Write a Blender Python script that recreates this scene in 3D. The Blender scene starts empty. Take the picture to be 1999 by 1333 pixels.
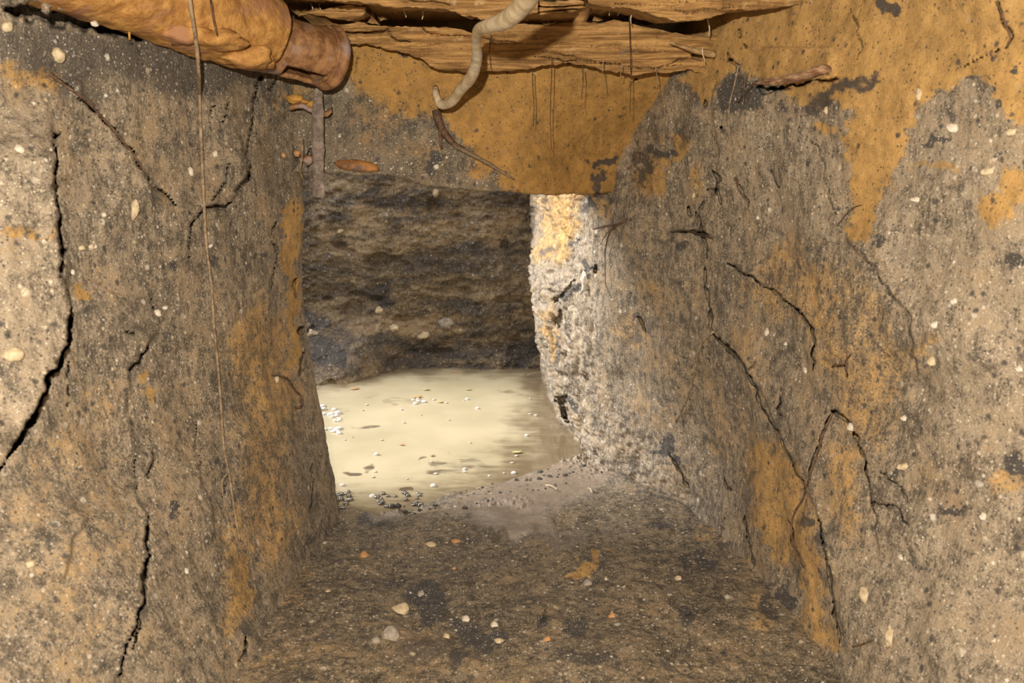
import bpy, math
import numpy as np
from mathutils import Vector

# ------------------------------------------------------------------ camera
S = bpy.context.scene
F, CX, CY = 1700.0, 999.5, 666.5                 # focal length and centre for a 1999 x 1333 frame
PITCH = math.radians(11.2)
CAM = np.array([0.0, 0.0, 0.90])
FW = np.array([0, math.cos(PITCH), -math.sin(PITCH)])
UP = np.array([0, math.sin(PITCH), math.cos(PITCH)])
cam_d = bpy.data.cameras.new('camera')
cam = bpy.data.objects.new('camera', cam_d)
S.collection.objects.link(cam)
cam.location = CAM
cam.rotation_euler = (math.pi / 2 - PITCH, 0, 0)
cam_d.sensor_width = 36.0
cam_d.lens = 36.0 * F / 1999.0
cam_d.clip_start = 0.02
cam_d.dof.use_dof = True
cam_d.dof.focus_distance = 2.0
cam_d.dof.aperture_fstop = 6.0
S.camera = cam

# ------------------------------------------------------------------ exposure, sky, daylight, flash
S.view_settings.view_transform = 'Standard'
S.view_settings.look = 'None'
S.view_settings.gamma = 1.0
S.view_settings.use_curve_mapping = False
S.view_settings.exposure = 0.0

W = bpy.data.worlds.new('sky')
S.world = W
W.use_nodes = True
bg = W.node_tree.nodes['Background']
bg.inputs['Color'].default_value = (1.0, 0.97, 0.93, 1)
bg.inputs['Strength'].default_value = 2.3

sun_d = bpy.data.lights.new('soft_daylight', 'SUN')
sun_d.energy = 8.6
sun_d.angle = math.radians(24)
sun_d.color = (1.0, 0.95, 0.88)
sun = bpy.data.objects.new('soft_daylight', sun_d)
S.collection.objects.link(sun)
sd = Vector((0.80, -0.14, -0.58))                  # the way the daylight falls into the pit
sun.rotation_euler = sd.to_track_quat('-Z', 'Y').to_euler()
sun.location = (-2, 3, 4)

fl_d = bpy.data.lights.new('camera_flash', 'POINT')
fl_d.energy = 172
fl_d.shadow_soft_size = 0.012
fl_d.color = (1.0, 0.88, 0.70)
fl = bpy.data.objects.new('camera_flash', fl_d)
S.collection.objects.link(fl)
fl.location = (-0.07, 0.0, 0.90 + 0.15)

# ------------------------------------------------------------------ maths helpers
RNG = np.random.default_rng(7)

def proj(P):
    d = P - CAM
    dep = d @ FW
    s = np.where(np.abs(dep) < 1e-4, 1e-4, dep)
    px = CX + F * d[..., 0] / s
    py = CY - F * (d @ UP) / s
    bad = dep < 0.15
    return np.where(bad, -9999, px), np.where(bad, -9999, py), dep

def at(px, py, Y):
    """the point of the ray through a pixel that lies Y metres in front"""
    px, py, Y = np.broadcast_arrays(np.asarray(px, float), np.asarray(py, float), np.asarray(Y, float))
    d = np.stack([(px - CX) / F, (CY - py) / F * UP[1] + FW[1], (CY - py) / F * UP[2] + FW[2]], -1)
    return CAM + d * (Y / d[..., 1])[..., None]

def at_z(px, py, z):
    d = np.array([(px - CX) / F, (CY - py) / F * UP[1] + FW[1], (CY - py) / F * UP[2] + FW[2]])
    return CAM + d * ((z - CAM[2]) / d[2])

def _hash(ix, iy, iz, seed):
    h = (ix.astype(np.uint32) * np.uint32(374761393) + iy.astype(np.uint32) * np.uint32(668265263)
         + iz.astype(np.uint32) * np.uint32(2147483647 - 58) + np.uint32(seed * 1013904223 & 0xffffffff))
    h = (h ^ (h >> np.uint32(13))) * np.uint32(1274126177)
    h = (h ^ (h >> np.uint32(15))) * np.uint32(2246822519)
    h ^= h >> np.uint32(16)
    return h.astype(np.float32) * np.float32(2.0 / 4294967295.0) - np.float32(1)

def vnoise(P, seed=0):
    Pf = np.floor(P)
    f = (P - Pf).astype(np.float32)
    I = Pf.astype(np.int64)
    f = f * f * f * (f * (f * 6 - 15) + 10)
    out = 0
    for dx in (0, 1):
        wx = f[..., 0] if dx else 1 - f[..., 0]
        for dy in (0, 1):
            wy = f[..., 1] if dy else 1 - f[..., 1]
            for dz in (0, 1):
                wz = f[..., 2] if dz else 1 - f[..., 2]
                out = out + wx * wy * wz * _hash(I[..., 0] + dx, I[..., 1] + dy, I[..., 2] + dz, seed)
    return out

def fbm(P, freq, octaves=4, gain=0.5, seed=0, scale=(1, 1, 1)):
    Q = P * (np.array(scale) * freq)
    a, out = 1.0, 0
    for o in range(octaves):
        out = out + a * vnoise(Q, seed + o * 17)
        Q = Q * 2.03 + 11.7
        a *= gain
    return out

def sstep(a, b, x):
    t = np.clip((x - a) / (b - a), 0, 1)
    return t * t * (3 - 2 * t)

def catmull(t, ts, V):
    """smooth interpolation of rows V (n, k) given at ts"""
    ts = np.asarray(ts, float); V = np.asarray(V, float)
    m = np.gradient(V, ts, axis=0)
    i = np.clip(np.searchsorted(ts, t) - 1, 0, len(ts) - 2)
    h = (ts[i + 1] - ts[i])
    u = ((t - ts[i]) / h)[:, None]; h = h[:, None]
    return ((2*u**3 - 3*u**2 + 1) * V[i] + (u**3 - 2*u**2 + u) * h * m[i]
            + (-2*u**3 + 3*u**2) * V[i+1] + (u**3 - u**2) * h * m[i+1])

def polydist(x, y, poly):
    """distance to a polyline, signed side (+ = right of its direction on screen) and 0..1 position along it"""
    poly = np.asarray(poly, float)
    best = np.full(x.shape, 1e9); side = np.zeros(x.shape); par = np.zeros(x.shape)
    L = np.r_[0, np.cumsum(np.hypot(*np.diff(poly, axis=0).T))]
    for k in range(len(poly) - 1):
        ax, ay = poly[k]; bx, by = poly[k + 1]
        dx, dy = bx - ax, by - ay
        l2 = dx*dx + dy*dy + 1e-9
        t = np.clip(((x-ax)*dx + (y-ay)*dy) / l2, 0, 1)
        d = np.hypot(x - ax - t*dx, y - ay - t*dy)
        s = np.sign(dx*(y-ay) - dy*(x-ax))
        m = d < best
        best = np.where(m, d, best); side = np.where(m, s, side)
        par = np.where(m, (L[k] + t*(L[k+1]-L[k])) / L[-1], par)
    return best, side, par

def inpoly(x, y, poly):
    poly = np.asarray(poly, float)
    c = np.zeros(x.shape, bool)
    j = len(poly) - 1
    for i in range(len(poly)):
        xi, yi = poly[i]; xj, yj = poly[j]
        c ^= ((yi > y) != (yj > y)) & (x < (xj - xi) * (y - yi) / (yj - yi + 1e-12) + xi)
        j = i
    return c

# ------------------------------------------------------------------ mesh helpers
def link(o, parent=None):
    S.collection.objects.link(o)
    if parent is not None:
        o.parent = parent
    return o

def mesh_obj(name, verts, faces, mat, parent=None, smooth=True, masks=None, origin=None):
    verts = np.asarray(verts, float)
    if origin is not None:
        verts = verts - np.asarray(origin)
    me = bpy.data.meshes.new(name)
    if isinstance(faces, np.ndarray):
        nv, nf, k = len(verts), len(faces), faces.shape[1]
        me.vertices.add(nv); me.loops.add(nf * k); me.polygons.add(nf)
        me.vertices.foreach_set('co', verts.astype(np.float32).ravel())
        me.loops.foreach_set('vertex_index', faces.astype(np.int32).ravel())
        me.polygons.foreach_set('loop_start', np.arange(0, nf * k, k, dtype=np.int32))
        me.polygons.foreach_set('loop_total', np.full(nf, k, np.int32))
        me.update(calc_edges=True)
    else:
        me.from_pydata([tuple(v) for v in verts], [], faces)
        me.update()
    me.polygons.foreach_set('use_smooth', np.full(len(me.polygons), smooth))
    if masks is not None:
        a = me.attributes.new('mask', 'FLOAT_COLOR', 'POINT')
        m = np.zeros((len(verts), 4), np.float32)
        m[:, :masks.shape[1]] = masks
        a.data.foreach_set('color', m.ravel())
    me.materials.append(mat)
    o = bpy.data.objects.new(name, me)
    link(o, parent)
    if origin is not None and parent is None:
        o.location = origin
    return o

def grid_faces(nv, nu, flip=False):
    i = np.arange(nv * nu).reshape(nv, nu)
    f = np.stack([i[:-1, :-1], i[:-1, 1:], i[1:, 1:], i[1:, :-1]], -1).reshape(-1, 4)
    return f[:, ::-1].copy() if flip else f

def grid_normals(P):
    du = np.gradient(P, axis=1); dv = np.gradient(P, axis=0)
    n = np.cross(du, dv)
    n /= np.linalg.norm(n, axis=-1, keepdims=True) + 1e-12
    flip = np.sum(n * (CAM - P), -1) < 0
    n[flip] *= -1
    return n

def tag(o, label=None, cat=None, group=None, kind=None):
    if label: o['label'] = label
    if cat: o['category'] = cat
    if group: o['group'] = group
    if kind: o['kind'] = kind
    return o

def empty(name, loc, label, cat, group=None):
    o = bpy.data.objects.new(name, None)
    o.empty_display_size = 0.05
    link(o)
    o.location = loc
    return tag(o, label, cat, group)

# ------------------------------------------------------------------ materials
def new_mat(name):
    m = bpy.data.materials.new(name)
    m.use_nodes = True
    nt = m.node_tree
    for n in list(nt.nodes): nt.nodes.remove(n)
    out = nt.nodes.new('ShaderNodeOutputMaterial')
    b = nt.nodes.new('ShaderNodeBsdfPrincipled')
    nt.links.new(b.outputs[0], out.inputs[0])
    return m, nt, b

class NB:
    def __init__(s, nt):
        s.nt = nt
        s.co = nt.nodes.new('ShaderNodeTexCoord').outputs['Object']
    def put(s, sock, v):
        if hasattr(v, 'is_output'): s.nt.links.new(v, sock)
        else: sock.default_value = v
    def noise(s, scale, detail=4, rough=0.55, vec=None, dist=0.0):
        n = s.nt.nodes.new('ShaderNodeTexNoise')
        n.inputs['Scale'].default_value = scale; n.inputs['Detail'].default_value = detail
        n.inputs['Roughness'].default_value = rough; n.inputs['Distortion'].default_value = dist
        s.nt.links.new(vec or s.co, n.inputs['Vector'])
        return n.outputs['Fac']
    def scaled(s, v):
        n = s.nt.nodes.new('ShaderNodeMapping')
        n.inputs['Scale'].default_value = v
        s.nt.links.new(s.co, n.inputs['Vector'])
        return n.outputs[0]
    def voro(s, scale):
        n = s.nt.nodes.new('ShaderNodeTexVoronoi')
        n.inputs['Scale'].default_value = scale
        s.nt.links.new(s.co, n.inputs['Vector'])
        return n.outputs['Distance'], n.outputs['Color']
    def math(s, op, a, b=0.0, c=0.0, clamp=False):
        n = s.nt.nodes.new('ShaderNodeMath'); n.operation = op; n.use_clamp = clamp
        s.put(n.inputs[0], a); s.put(n.inputs[1], b); s.put(n.inputs[2], c)
        return n.outputs[0]
    def ramp(s, v, a, b, lo=0.0, hi=1.0):
        n = s.nt.nodes.new('ShaderNodeMapRange'); n.interpolation_type = 'SMOOTHSTEP'
        s.put(n.inputs[0], v)
        for k, q in zip((1, 2, 3, 4), (a, b, lo, hi)): n.inputs[k].default_value = q
        return n.outputs[0]
    def mix(s, f, a, b, blend='MIX'):
        n = s.nt.nodes.new('ShaderNodeMix'); n.data_type = 'RGBA'; n.blend_type = blend
        s.put(n.inputs[0], f)
        for sock, v in ((n.inputs[6], a), (n.inputs[7], b)):
            s.put(sock, v if hasattr(v, 'is_output') else (*v, 1))
        return n.outputs[2]
    def mask(s):
        n = s.nt.nodes.new('ShaderNodeAttribute'); n.attribute_name = 'mask'
        q = s.nt.nodes.new('ShaderNodeSeparateColor')
        s.nt.links.new(n.outputs['Color'], q.inputs[0])
        s.alpha = n.outputs['Alpha']
        return q.outputs[0], q.outputs[1], q.outputs[2]
    def sep(s, col):
        q = s.nt.nodes.new('ShaderNodeSeparateColor')
        s.nt.links.new(col, q.inputs[0])
        return q.outputs[0], q.outputs[1], q.outputs[2]
    def bump(s, h, dist=0.004, strength=1.0):
        n = s.nt.nodes.new('ShaderNodeBump')
        n.inputs['Distance'].default_value = dist; n.inputs['Strength'].default_value = strength
        s.nt.links.new(h, n.inputs['Height'])
        return n.outputs[0]

def earth(name, c_dark, c_light, ochre=(0.45, 0.275, 0.098), coal=(0.045, 0.042, 0.044), grit=0.74,
          bump=0.003, strata=None, tint=0.45):
    """sandy soil: mask R = ochre clay, G = charcoal-black stain and painted shade of pits, B = wet smooth mud, A = pale gritty ground"""
    m, nt, b = new_mat(name)
    N = NB(nt)
    R, G, B = N.mask()
    A = N.alpha
    n1 = N.noise(9, 5, 0.62); n2 = N.noise(42, 6, 0.65); n3 = N.noise(210, 5, 0.7); n4 = N.noise(750, 3, 0.65)
    n5 = N.noise(1.0, 5, 0.65, vec=N.scaled((130, 130, 30)))            # downward scrape marks
    c = lambda n, k: N.math('MULTIPLY', N.math('SUBTRACT', n, 0.5), k)
    add = lambda *q: q[0] if len(q) == 1 else N.math('ADD', q[0], add(*q[1:]))
    v = add(0.5, c(n1, 0.5), c(n2, 0.9), c(n3, 0.9), c(n4, 0.7), c(n5, 0.6), N.math('MULTIPLY', A, 0.10))
    col = N.mix(N.ramp(v, 0.30, 0.70), c_dark, c_light)
    if strata:
        sn = add(N.noise(1.0, 7, 0.7, vec=N.scaled(strata), dist=0.3), c(n3, 0.6), c(n2, 0.3))
        col = N.mix(N.ramp(sn, 0.46, 0.60, 0.0, 0.85), col, coal)
        col = N.mix(N.ramp(sn, 0.45, 0.32, 0.0, 0.8), col, (0.42, 0.32, 0.20))
    w = add(c(n1, 0.5), c(n2, 1.0), c(n3, 1.3), c(n4, 0.5), c(n5, 0.35))
    oc = N.mix(N.ramp(add(0.5, c(n1, 0.7), c(n2, 0.8), c(n3, 0.5)), 0.25, 0.72), tuple(0.60 * q for q in ochre), tuple(1.08 * q for q in ochre))
    # brownish yellow stain all through the ground, then the clay itself
    col = N.mix(N.ramp(add(0.42, c(n1, 1.2), c(n2, 0.7), c(n3, 0.9), N.math('MULTIPLY', A, -0.12)), 0.35, 0.75, 0, tint), col, tuple(0.62 * q for q in ochre))
    col = N.mix(N.ramp(N.math('ADD', R, w), 0.24, 0.80), col, oc)
    # lumps of charcoal
    d1 = N.noise(24, 5, 0.65)
    col = N.mix(N.ramp(add(d1, c(n3, 0.6), N.math('MULTIPLY', R, -0.10)), 0.60, 0.70, 0, 0.75), col, coal)
    col = N.mix(N.ramp(N.math('ADD', N.math('MULTIPLY', G, 1.05), w), 0.27, 0.80, 0, 0.92), col, coal)
    # pale grit, three sizes
    for sc, thr, rad, amt in ((34, grit + 0.13, 0.24, 0.8), (85, grit + 0.05, 0.32, 0.85), (190, grit, 0.38, 0.8), (420, grit - 0.04, 0.42, 0.7)):
        dist, rc = N.voro(sc)
        r_, g_, b_ = N.sep(rc)
        sel = N.math('GREATER_THAN', N.math('ADD', r_, N.math('MULTIPLY', A, 0.08)), thr)
        sel = N.math('MULTIPLY', sel, N.ramp(add(dist, c(n3, 0.35)), rad * 0.5, rad, amt, 0.0))
        sel = N.math('MULTIPLY', sel, N.math('SUBTRACT', 1.0, N.math('MULTIPLY', R, 0.85)))
        col = N.mix(N.math('MULTIPLY', sel, N.ramp(b_, 0.0, 1.0, 0.35, 1.0)), col, N.mix(g_, (0.56, 0.47, 0.34), (0.72, 0.69, 0.64)))
    for sc, thr in ((60, 0.90), (150, 0.82), (330, 0.8)):
        dist, rc = N.voro(sc)
        r_, g_, b_ = N.sep(rc)
        col = N.mix(N.math('MULTIPLY', N.math('GREATER_THAN', g_, thr), N.ramp(add(dist, c(n3, 0.5)), 0.14, 0.42, 0.85, 0.0)), col, coal)
    col = N.mix(N.math('MULTIPLY', B, 0.75), col, (0.24, 0.19, 0.15))
    nt.links.new(col, b.inputs['Base Color'])
    rough = N.math('SUBTRACT', N.ramp(n3, 0.3, 0.7, 0.62, 0.95), N.math('MULTIPLY', B, 0.66))
    nt.links.new(rough, b.inputs['Roughness'])
    b.inputs['Specular IOR Level'].default_value = 0.4
    dg, _ = N.voro(240)
    h = add(N.math('MULTIPLY', n3, 0.55), N.math('MULTIPLY', n4, 0.45), N.math('MULTIPLY', dg, 0.2))
    h = N.math('MULTIPLY', h, N.math('SUBTRACT', 1.0, N.math('MULTIPLY', B, 0.8)))
    nt.links.new(N.bump(h, bump), b.inputs['Normal'])
    return m

def plain(name, c1, c2, scale=60, rough=0.75, bump=0.002, c3=None, stretch=None, spec=0.4, metal=0.0):
    m, nt, b = new_mat(name)
    N = NB(nt)
    vec = N.scaled(stretch) if stretch else None
    n = N.noise(scale, 6, 0.65, vec=vec)
    col = N.mix(N.ramp(n, 0.36, 0.64), c1, c2)
    if c3:
        col = N.mix(N.ramp(N.noise(scale * 0.35, 4, 0.6), 0.52, 0.64), col, c3)
    nt.links.new(col, b.inputs['Base Color'])
    b.inputs['Roughness'].default_value = rough
    b.inputs['Specular IOR Level'].default_value = spec
    b.inputs['Metallic'].default_value = metal
    nt.links.new(N.bump(N.noise(scale * 3, 5, 0.65, vec=vec), bump), b.inputs['Normal'])
    return m

M_side = earth('grey_brown_soil', (0.085, 0.070, 0.053), (0.345, 0.285, 0.215))
M_over = earth('ochre_clay_face', (0.07, 0.057, 0.043), (0.23, 0.19, 0.14), ochre=(0.37, 0.208, 0.058), grit=0.80, bump=0.002)
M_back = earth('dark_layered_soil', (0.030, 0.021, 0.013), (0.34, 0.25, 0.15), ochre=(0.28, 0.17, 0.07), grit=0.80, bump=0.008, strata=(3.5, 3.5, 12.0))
M_floor = earth('trampled_floor_soil', (0.045, 0.036, 0.025), (0.25, 0.20, 0.14), grit=0.70, bump=0.004, tint=0.35)

def slab_mat():
    m, nt, b = new_mat('layered_ochre_slab')
    N = NB(nt)
    a = N.noise(1.0, 7, 0.62, vec=N.scaled((5, 5, 90)), dist=0.4)
    n2 = N.noise(40, 5, 0.6)
    col = N.mix(N.ramp(a, 0.36, 0.62), (0.20, 0.105, 0.033), (0.46, 0.27, 0.10))
    col = N.mix(N.ramp(n2, 0.58, 0.72, 0, 0.6), col, (0.50, 0.36, 0.20))
    col = N.mix(N.ramp(N.noise(22, 4, 0.6), 0.64, 0.72, 0, 0.5), col, (0.16, 0.15, 0.15))
    nt.links.new(col, b.inputs['Base Color'])
    b.inputs['Roughness'].default_value = 0.85
    h = N.math('ADD', a, N.math('MULTIPLY', N.noise(180, 4), 0.25))
    nt.links.new(N.bump(h, 0.012), b.inputs['Normal'])
    return m
M_slab = slab_mat()
M_pipe = plain('clay_coated_iron', (0.27, 0.125, 0.032), (0.46, 0.25, 0.075), 34, 0.75, 0.004, c3=(0.30, 0.15, 0.075))
M_rust = plain('brown_rust', (0.15, 0.07, 0.03), (0.33, 0.175, 0.08), 40, 0.5, 0.003, c3=(0.26, 0.20, 0.19))
M_strap = plain('grey_corroded_iron', (0.10, 0.075, 0.062), (0.22, 0.175, 0.15), 70, 0.55, 0.002, c3=(0.27, 0.23, 0.21))
M_ochre = plain('loose_ochre_clay', (0.36, 0.18, 0.035), (0.50, 0.28, 0.07), 60, 0.85, 0.003)
M_pale_root = plain('pale_root_bark', (0.40, 0.31, 0.19), (0.60, 0.50, 0.36), 45, 0.7, 0.0015, c3=(0.42, 0.37, 0.32))
M_tan = plain('tan_root_bark', (0.14, 0.095, 0.055), (0.32, 0.24, 0.16), 90, 0.75, 0.002)
M_droot = plain('dark_root_bark', (0.02, 0.013, 0.009), (0.06, 0.038, 0.024), 90, 0.7, 0.002)
M_broot = plain('brown_root_bark', (0.05, 0.027, 0.015), (0.14, 0.08, 0.048), 90, 0.7, 0.002)
M_wood = plain('red_brown_wood', (0.20, 0.09, 0.05), (0.50, 0.34, 0.21), 1.0, 0.75, 0.003, c3=None, stretch=(30, 30, 160))
M_stick = plain('weathered_stick', (0.12, 0.08, 0.05), (0.25, 0.18, 0.12), 1.0, 0.75, 0.002, stretch=(60, 200, 200))
M_gwood = plain('greyish_splintered_wood', (0.22, 0.13, 0.05), (0.46, 0.32, 0.17), 1.0, 0.8, 0.003, c3=(0.22, 0.19, 0.17), stretch=(30, 80, 120))
M_white = plain('white_stone', (0.38, 0.33, 0.27), (0.58, 0.54, 0.48), 60, 0.6, 0.003)
M_cream = plain('cream_pebble', (0.32, 0.25, 0.16), (0.50, 0.42, 0.29), 70, 0.6, 0.002)
M_orange = plain('orange_pebble', (0.30, 0.15, 0.06), (0.46, 0.26, 0.12), 70, 0.65, 0.002)
M_grey = plain('grey_stone', (0.17, 0.15, 0.13), (0.34, 0.30, 0.26), 50, 0.7, 0.003)
M_leafo = plain('orange_leaf', (0.42, 0.24, 0.09), (0.52, 0.34, 0.16), 80, 0.6, 0.001)
M_leafy = plain('yellow_green_leaf', (0.34, 0.32, 0.12), (0.46, 0.42, 0.20), 80, 0.6, 0.001)
M_rshard = plain('orange_rust', (0.13, 0.06, 0.025), (0.34, 0.15, 0.04), 40, 0.5, 0.003, c3=(0.10, 0.075, 0.065))
M_coal = plain('wet_black_mud', (0.02, 0.018, 0.017), (0.07, 0.058, 0.05), 80, 0.25, 0.004)

def water_mat():
    m, nt, b = new_mat('milky_water')
    N = NB(nt)
    R, G, B = N.mask()                               # R shallow brown, G dark sediment streaks
    st = N.noise(1.0, 6, 0.62, vec=N.scaled((9, 26, 1)), dist=0.6)
    f = N.noise(130, 4, 0.6)
    col = N.mix(N.ramp(N.noise(3.2, 4), 0.3, 0.7), (0.37, 0.325, 0.215), (0.45, 0.395, 0.275))
    col = N.mix(N.ramp(N.math('ADD', R, N.math('MULTIPLY', N.math('SUBTRACT', st, 0.5), 0.8)), 0.15, 0.95, 0, 0.9), col, (0.115, 0.082, 0.048))
    col = N.mix(N.ramp(N.math('ADD', G, N.math('MULTIPLY', N.math('SUBTRACT', st, 0.5), 1.1)), 0.42, 0.85, 0, 0.85), col, (0.07, 0.052, 0.036))
    col = N.mix(N.ramp(f, 0.68, 0.74, 0, 0.5), col, (0.5, 0.45, 0.34))
    nt.links.new(col, b.inputs['Base Color'])
    b.inputs['Roughness'].default_value = 0.07
    b.inputs['IOR'].default_value = 1.33
    nt.links.new(N.bump(N.noise(14, 3, 0.5), 0.002, 0.35), b.inputs['Normal'])
    return m
M_water = water_mat()

def bubble_mat():
    m = bpy.data.materials.new('soap_film')
    m.use_nodes = True
    nt = m.node_tree
    for n in list(nt.nodes): nt.nodes.remove(n)
    out = nt.nodes.new('ShaderNodeOutputMaterial')
    mx = nt.nodes.new('ShaderNodeMixShader')
    fr = nt.nodes.new('ShaderNodeFresnel'); fr.inputs[0].default_value = 2.3
    tr = nt.nodes.new('ShaderNodeBsdfTransparent'); tr.inputs[0].default_value = (0.85, 0.85, 0.87, 1)
    gl = nt.nodes.new('ShaderNodeBsdfGlossy'); gl.inputs['Roughness'].default_value = 0.03
    nt.links.new(fr.outputs[0], mx.inputs[0]); nt.links.new(tr.outputs[0], mx.inputs[1])
    nt.links.new(gl.outputs[0], mx.inputs[2]); nt.links.new(mx.outputs[0], out.inputs[0])
    return m
M_bubble = bubble_mat()
M_foam, _nt, _b = new_mat('white_foam_film')
_b.inputs['Base Color'].default_value = (0.85, 0.84, 0.86, 1); _b.inputs['Roughness'].default_value = 0.12
_b.inputs['Transmission Weight'].default_value = 0.45; _b.inputs['IOR'].default_value = 1.2

# ------------------------------------------------------------------ stains and cracks, read off the photograph
OCHRE, COAL = 0, 1
def paint(px, py, spec):
    """spec: ('p', polygon, feather, strength) or ('b', x, y, rx, ry, angle, strength)"""
    m = np.zeros(px.shape, np.float32)
    for s in spec:
        if s[0] == 'p':
            poly, fe, st = s[1:]
            xs = [q[0] for q in poly]; ys = [q[1] for q in poly]
            bb = (px > min(xs)-fe*2) & (px < max(xs)+fe*2) & (py > min(ys)-fe*2) & (py < max(ys)+fe*2)
            x, y = px[bb], py[bb]
            d, _, _ = polydist(x, y, list(poly) + [poly[0]])
            sd_ = np.where(inpoly(x, y, poly), d, -d)
            m[bb] = np.maximum(m[bb], st * sstep(-fe, fe, sd_))
        else:
            _, bx, by, rx, ry, an, st = s
            a = math.radians(an)
            dx, dy = px - bx, py - by
            u = (dx*math.cos(a) + dy*math.sin(a)) / rx; v = (-dx*math.sin(a) + dy*math.cos(a)) / ry
            m = np.maximum(m, st * sstep(1.35, 0.55, np.hypot(u, v)))
    return m

OCH = {
 'left': [('p', [(560,395),(582,380),(584,600),(590,700),(570,700),(556,560)], 10, .85),
          ('p', [(470,600),(520,560),(580,640),(600,760),(560,900),(590,1010),(520,1130),(460,1000),(450,820)], 45, .55),
          ('p', [(440,1000),(480,990),(510,1160),(480,1210),(440,1300),(420,1150)], 30, .55),
          ('b', 480,690,40,60,20,.55), ('b', 500,840,40,110,0,.45), ('b', 470,1140,28,80,0,.7),
          ('p', [(0,880),(110,800),(260,900),(300,1010),(260,1300),(0,1333)], 80, .22),
          ('b', 90,150,24,34,-40,.95), ('b', 160,565,16,14,0,.9), ('b', 240,600,160,100,0,.12),
          ('b', 40,452,60,9,0,.7), ('b', 290,740,10,14,0,.8), ('b', 300,770,14,20,40,.7), ('b', 190,780,60,50,0,.28),
          ('b', 390,90,45,16,10,.9), ('b', 30,140,60,20,20,.6), ('b', 400,440,12,22,0,.6), ('b', 545,190,8,60,-15,.6),
          ('b', 330,385,14,14,0,.5), ('b', 110,880,90,50,0,.3), ('b', 240,370,20,18,0,.35), ('b', 170,1040,60,90,0,.25)],
 'right': [('p', [(1330,-40),(2060,-40),(2060,250),(1990,230),(1900,150),(1820,190),(1750,250),(1690,230),(1640,215),(1590,195),(1530,185),(1490,150),(1440,130),(1400,175),(1370,215),(1330,150)], 14, 1.0),
           ('p', [(1660,180),(1800,180),(1760,290),(1735,340),(1710,440),(1695,470),(1650,470),(1660,340)], 14, .95),
           ('b', 1950,400,40,30,-30,.8), ('b', 1985,360,30,40,0,.85), ('b', 1830,330,60,10,15,.6), ('b', 1610,258,35,16,0,.8),
           ('p', [(1420,560),(1500,470),(1650,480),(1760,600),(1790,720),(1740,900),(1640,860),(1560,660),(1480,620)], 45, .46), ('b', 1310,640,130,230,0,.26), ('b', 1420,760,120,200,-20,.25), ('p', [(1035,375),(1140,375),(1140,440),(1090,500),(1040,500)], 16, .62), ('b', 1095,430,22,60,0,.8),
           ('p', [(1440,900),(1520,840),(1580,960),(1600,1090),(1640,1260),(1590,1290),(1555,1130),(1500,1080),(1460,1010)], 30, .66),
           ('p', [(1600,860),(1680,860),(1700,1000),(1660,1080),(1610,1010)], 35, .5),
           ('b', 1690,760,60,90,20,.5), ('b', 1400,840,30,80,-15,.35), ('b', 1260,580,30,50,-20,.4), ('b', 1235,640,40,50,0,.45),
           ('b', 1270,345,40,35,-40,.75), ('b', 1180,395,35,25,20,.6), ('b', 1320,290,26,40,40,.8), ('b', 1210,470,40,50,0,.3),
           ('b', 1360,360,14,40,20,.5), ('b', 1470,1120,20,50,-15,.5), ('b', 1960,950,40,30,0,.5), ('b', 1800,680,60,16,-25,.5),
           ('b', 1100,450,18,70,0,.5), ('b', 1075,660,10,60,0,.7), ('b', 1085,620,12,50,0,.5)],
 'over': [('p', [(500,-120),(1470,-120),(1460,400),(1020,400),(960,350),(885,290),(850,210),(760,190),(680,150),(640,60),(500,60)], 22, 1.0),
          ('p', [(640,60),(900,60),(900,230),(800,240),(700,190),(650,160)], 30, .75),
          ('b', 740,230,70,45,20,.42), ('b', 600,190,40,16,0,.55), ('b', 800,300,60,20,0,.35)],
 'floor': [('b', 1140,1115,22,14,10,.95), ('b', 1160,1095,10,24,-30,.85), ('b', 1125,1125,14,10,0,.9), ('b', 1195,1075,22,7,-10,.6),
           ('b', 1480,1190,26,40,0,.4), ('b', 560,1130,60,60,0,.35), ('b', 700,1300,300,60,0,.18), ('b', 1380,1040,40,20,0,.4)],
 'back': [('b', 800,400,200,50,0,.25), ('b', 700,640,120,30,0,.25), ('b', 870,345,200,14,3,.3)],
}
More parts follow.
